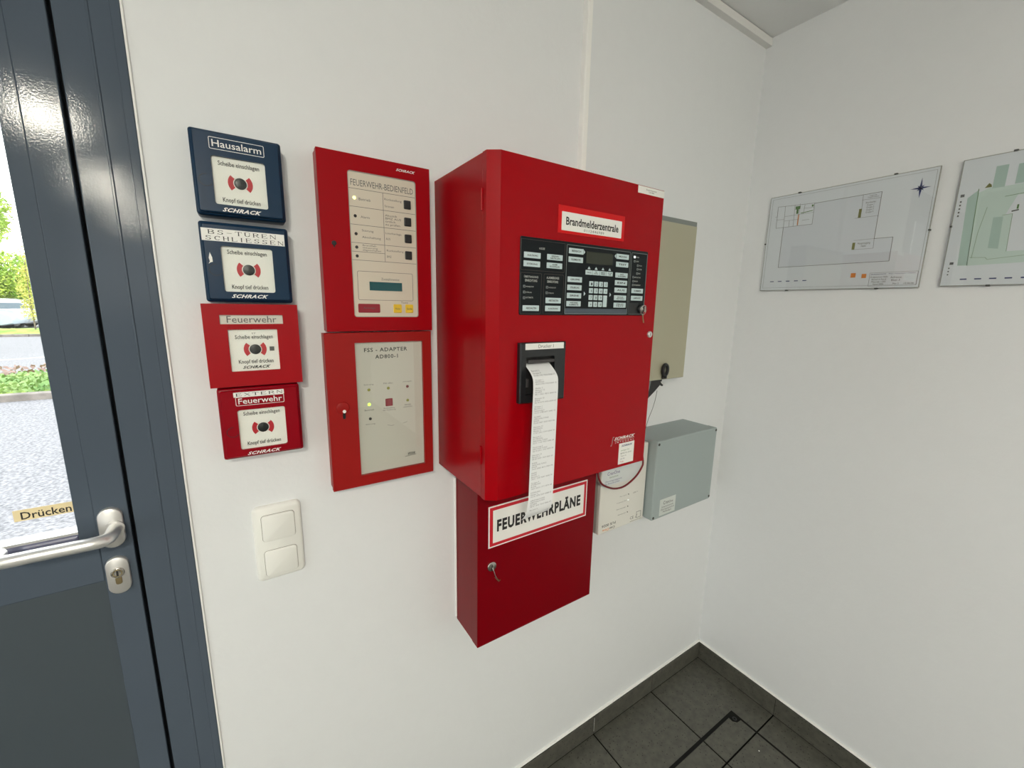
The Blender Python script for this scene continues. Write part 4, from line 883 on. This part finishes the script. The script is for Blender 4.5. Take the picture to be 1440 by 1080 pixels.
for j in range(NY+1):
    for i in range(NX+1):
        vs.append((-40+i, 25.06+j*.41, GZ+.08+.22*math.sin(math.pi*j/NY)+.03*math.sin(i*1.7+j)))
for j in range(NY):
    for i in range(NX): a = j*(NX+1)+i; fs.append((a, a+1, a+NX+2, a+NX+1))
g.add(vs, fs); struct('grass_verge', g, GRASS, 'raised grass verge in front of the parked cars')
# foliage
def leafmat(name, c1_, c2_):
    mt = noisemat(name, c1_, c2_, 2.2, .6); b = mt.node_tree.nodes['Principled BSDF']
    b.inputs['Transmission Weight'].default_value = 0.0
    return mt
LEAF1 = leafmat('spring_leaf', (.17, .32, .03), (.46, .58, .08)); LEAF2 = leafmat('yellow_leaf', (.36, .38, .05), (.62, .58, .14)); LEAF3 = leafmat('ground_cover_leaf', (.13, .26, .06), (.30, .42, .14)); LEAF4 = leafmat('red_leaf', (.24, .15, .12), (.36, .25, .20))
BARK = noisemat('bark', (.10, .08, .06), (.2, .16, .12), 12)
def leaves(g, c, r, n, size, rnd):
    for _ in range(n):
        while True:
            q = Vector((rnd.uniform(-1, 1), rnd.uniform(-1, 1), rnd.uniform(-1, 1)))
            if .25 < q.length < 1: break
        p = Vector((c[0]+q.x*r[0], c[1]+q.y*r[1], c[2]+q.z*r[2])); a = Vector((rnd.gauss(0, 1), rnd.gauss(0, 1), rnd.gauss(0, 1))).normalized(); b_ = a.orthogonal().normalized()
        s = size*rnd.uniform(.6, 1.3); k = len(g.v)
        g.v += [tuple(p-a*s), tuple(p+b_*s*.45), tuple(p+a*s), tuple(p-b_*s*.45)]; g.f.append((k, k+1, k+2, k+3))
def plant(name, label, cat, base, blobs, n, size, leaf, seed, trunk=.09, group=None):
    rnd = random.Random(seed); t = thing(name, label, cat, base, group); g = G()
    tot = sum(b_[1][0]*b_[1][1]*b_[1][2] for b_ in blobs)
    for c, r in blobs: leaves(g, c, r, int(n*r[0]*r[1]*r[2]/tot)+40, size, rnd)
    o = bpy.data.meshes.new('foliage'); o.from_pydata([tuple(Vector(q)-Vector(base)) for q in g.v], [], g.f); o.materials.append(leaf)
    ob = bpy.data.objects.new('foliage', o); COL.objects.link(ob); ob.parent = t; ob['kind'] = 'stuff'
    top = max(blobs, key=lambda q: q[0][2])[0]
    G().tube(smoothpath([base, (base[0]*.7+top[0]*.3, base[1], base[2]*.5+top[2]*.5), top], 4), [trunk*(1-.07*i) for i in range(9)], 8).build('trunk', BARK, t, ID, True)
    for c, r in blobs[1:]:
        G().tube([(base[0]*.7+top[0]*.3, base[1], base[2]*.5+top[2]*.5), c], [trunk*.4, trunk*.2], 6).build('branch', BARK, t, ID, True)
    return t
plant('tree', 'leafy green tree whose crown hangs at the left picture edge', 'tree', (-8.1, 18.5, GZ), [((-8.0, 18.5, 4.1), (1.0, 1.0, .9)), ((-8.3, 18.6, 5.0), (.9, .9, .8)), ((-7.75, 18.3, 3.6), (.7, .7, .6))], 5200, .07, LEAF1, 1, .1)
plant('tree', 'bushy bright green tree behind the parked cars', 'tree', (-11.6, 32.6, 0), [((-11.6, 32.6, 2.6), (1.6, 1.2, 1.3)), ((-12.8, 32.8, 2.2), (1.4, 1.2, 1.2)), ((-10.9, 32.4, 2.0), (.75, .8, .8))], 6500, .1, LEAF1, 2, .12)
plant('sapling', 'slender yellow-green sapling standing on the grass verge', 'tree', (-9.05, 25.9, .15), [((-9.05, 25.9, 1.9), (.35, .3, .9)), ((-9.0, 25.9, 3.0), (.16, .16, .7)), ((-9.1, 25.9, 1.0), (.28, .28, .5))], 900, .05, LEAF2, 3, .03)
plant('shrub', 'wide green shrub behind the car row, farther left', 'shrub', (-16.5, 33, 0), [((-16.5, 33, 1.6), (2.4, 1.2, 1.4)), ((-18.5, 33, 1.4), (1.6, 1.2, 1.2))], 3000, .11, LEAF1, 4)
plant('shrub', 'green shrub behind the car row, hidden by the door stile', 'shrub', (-6.8, 33, 0), [((-6.8, 33, 1.5), (1.6, 1.2, 1.4)), ((-5.0, 33, 1.4), (1.4, 1.2, 1.2))], 2600, .11, LEAF1, 5)
rnd = random.Random(9)
for nm, lab, mt_, n_, xr, yr in (('ground_cover', 'low green ground cover in the planted strip', LEAF3, 9000, (-12, -1), (8.95, 10.85)), ('ground_cover', 'reddish low plants along the back of the planted strip', LEAF4, 260, (-6.6, -3.8), (11.05, 11.5))):
    g = G()
    for _ in range(n_):
        p = Vector((rnd.uniform(*xr), rnd.uniform(*yr), GZ+.08+rnd.uniform(0, .14 if mt_ is LEAF3 else .2))); a = Vector((rnd.gauss(0, 1), rnd.gauss(0, 1), rnd.gauss(0, .7)+.4)).normalized(); b_ = a.orthogonal().normalized(); s = rnd.uniform(.03, .06); k = len(g.v)
        g.v += [tuple(p-a*s), tuple(p+b_*s*.6), tuple(p+a*s), tuple(p-b_*s*.6)]; g.f.append((k, k+1, k+2, k+3))
    me = bpy.data.meshes.new(nm); me.from_pydata(g.v, [], g.f); me.materials.append(mt_); o = bpy.data.objects.new(nm, me); COL.objects.link(o); tag(o, lab, 'ground cover', None, 'stuff')
# cars
CGLASS = mat('car_glass', (.10, .14, .16), .08); TYRE = mat('tyre', (.015, .015, .015), .8); TAIL = mat('tail_light', s2l(190, 20, 40), .2); HEAD = mat('head_light', (.7, .75, .8), .1)
def car(label, x, y, paint, face, cat='car'):
    """a saloon lying along x, face = +1 with its nose to +x"""
    t = thing('parked_car', label, cat, (x, y, GZ+.1), 'cars parked behind the grass verge')
    mpc = lambda a, b, c: (x+face*a, y+c, GZ+.1+b)
    W = .86
    low = [(-2.1, .35), (-2.15, .6), (-2.08, .92), (-1.7, .98), (.75, .95), (1.7, .86), (2.08, .7), (2.15, .5), (2.1, .3), (1.75, .22), (-1.75, .22)]
    g = G(); sh = lambda e: [(a*(1-.03*e), .6+(b-.6)*(1-.1*e)) for a, b in low]
    g.loops([[(a, b, c) for a, b in sh(e)] for e, c in ((1, -W), (0, -W+.1), (0, W-.1), (1, W))]); g.build('body', paint, t, mpc, True)
    cab = [(-1.95, .95), (-1.55, 1.38), (-1.0, 1.46), (.1, 1.45), (.95, .96)]
    g = G(); g.loops([[(a*(1-.05*e), b-.02*e, c) for a, b in cab] for e, c in ((1.5, -.62), (0, -.56), (0, .56), (1.5, .62))]); g.build('roof', paint, t, mpc, True)
    win = [(-1.72, .98), (-1.45, 1.32), (-.95, 1.38), (.05, 1.37), (.7, .98)]
    for s in (-1, 1):
        g = G(); q = [(a, b, s*(.70-.12*(b-.98)/.4)) for a, b in win]; q2 = [(a, b, c-s*.1) for a, b, c in q]; g.loops([q2, q]); g.build('side_window', CGLASS, t, mpc)
    g = G(); g.loops([[(.98, .97, c), (.14, 1.42, c*.85)] + [(.10, 1.40, c*.85), (.9, .97, c)] for c in (-.6, .6)]); g.build('windscreen', CGLASS, t, mpc)
    g = G(); g.loops([[(-1.99, .97, c), (-1.58, 1.36, c*.85), (-1.5, 1.36, c*.85), (-1.9, .97, c)] for c in (-.58, .58)]); g.build('rear_window', CGLASS, t, mpc)
    for wx in (-1.3, 1.3):
        for s in (-1, 1):
            g = G().disc(wx, .31, .31, s*W-.1, s*W+.1, 20, .02); wv = g.build('wheel', TYRE, t, mpc, True); G().disc(wx, .31, .19, s*(W+.06)-.05, s*(W+.06)+.05, 14).build('hub_cap', ALU, wv, mpc)
    for s in (-1, 1):
        G().slab(-2.16, -2.0, .68, .88, s*.66-.17, s*.66+.17, .03).build('tail_light', TAIL, t, mpc); G().slab(1.9, 2.13, .56, .72, s*.6-.18, s*.6+.18, .03).build('head_light', HEAD, t, mpc)
car('silver parked car showing its red tail light behind the sapling', -12.15, 31.0, mat('silver_paint', (.55, .56, .58), .3, metal=.3, coat=.6), -1)
car('pale blue parked car at the left picture edge', -12.4, 28.9, mat('pale_blue_paint', (.42, .50, .56), .3, metal=.2, coat=.6), 1)
# eave of the roof over the facade and the roof slab
g = G(); g.box(RX0-.6, .6, RY0-.6, .6, CEIL+.15, CEIL+.35); struct('roof', g, GREYMET, 'flat roof slab over the room')
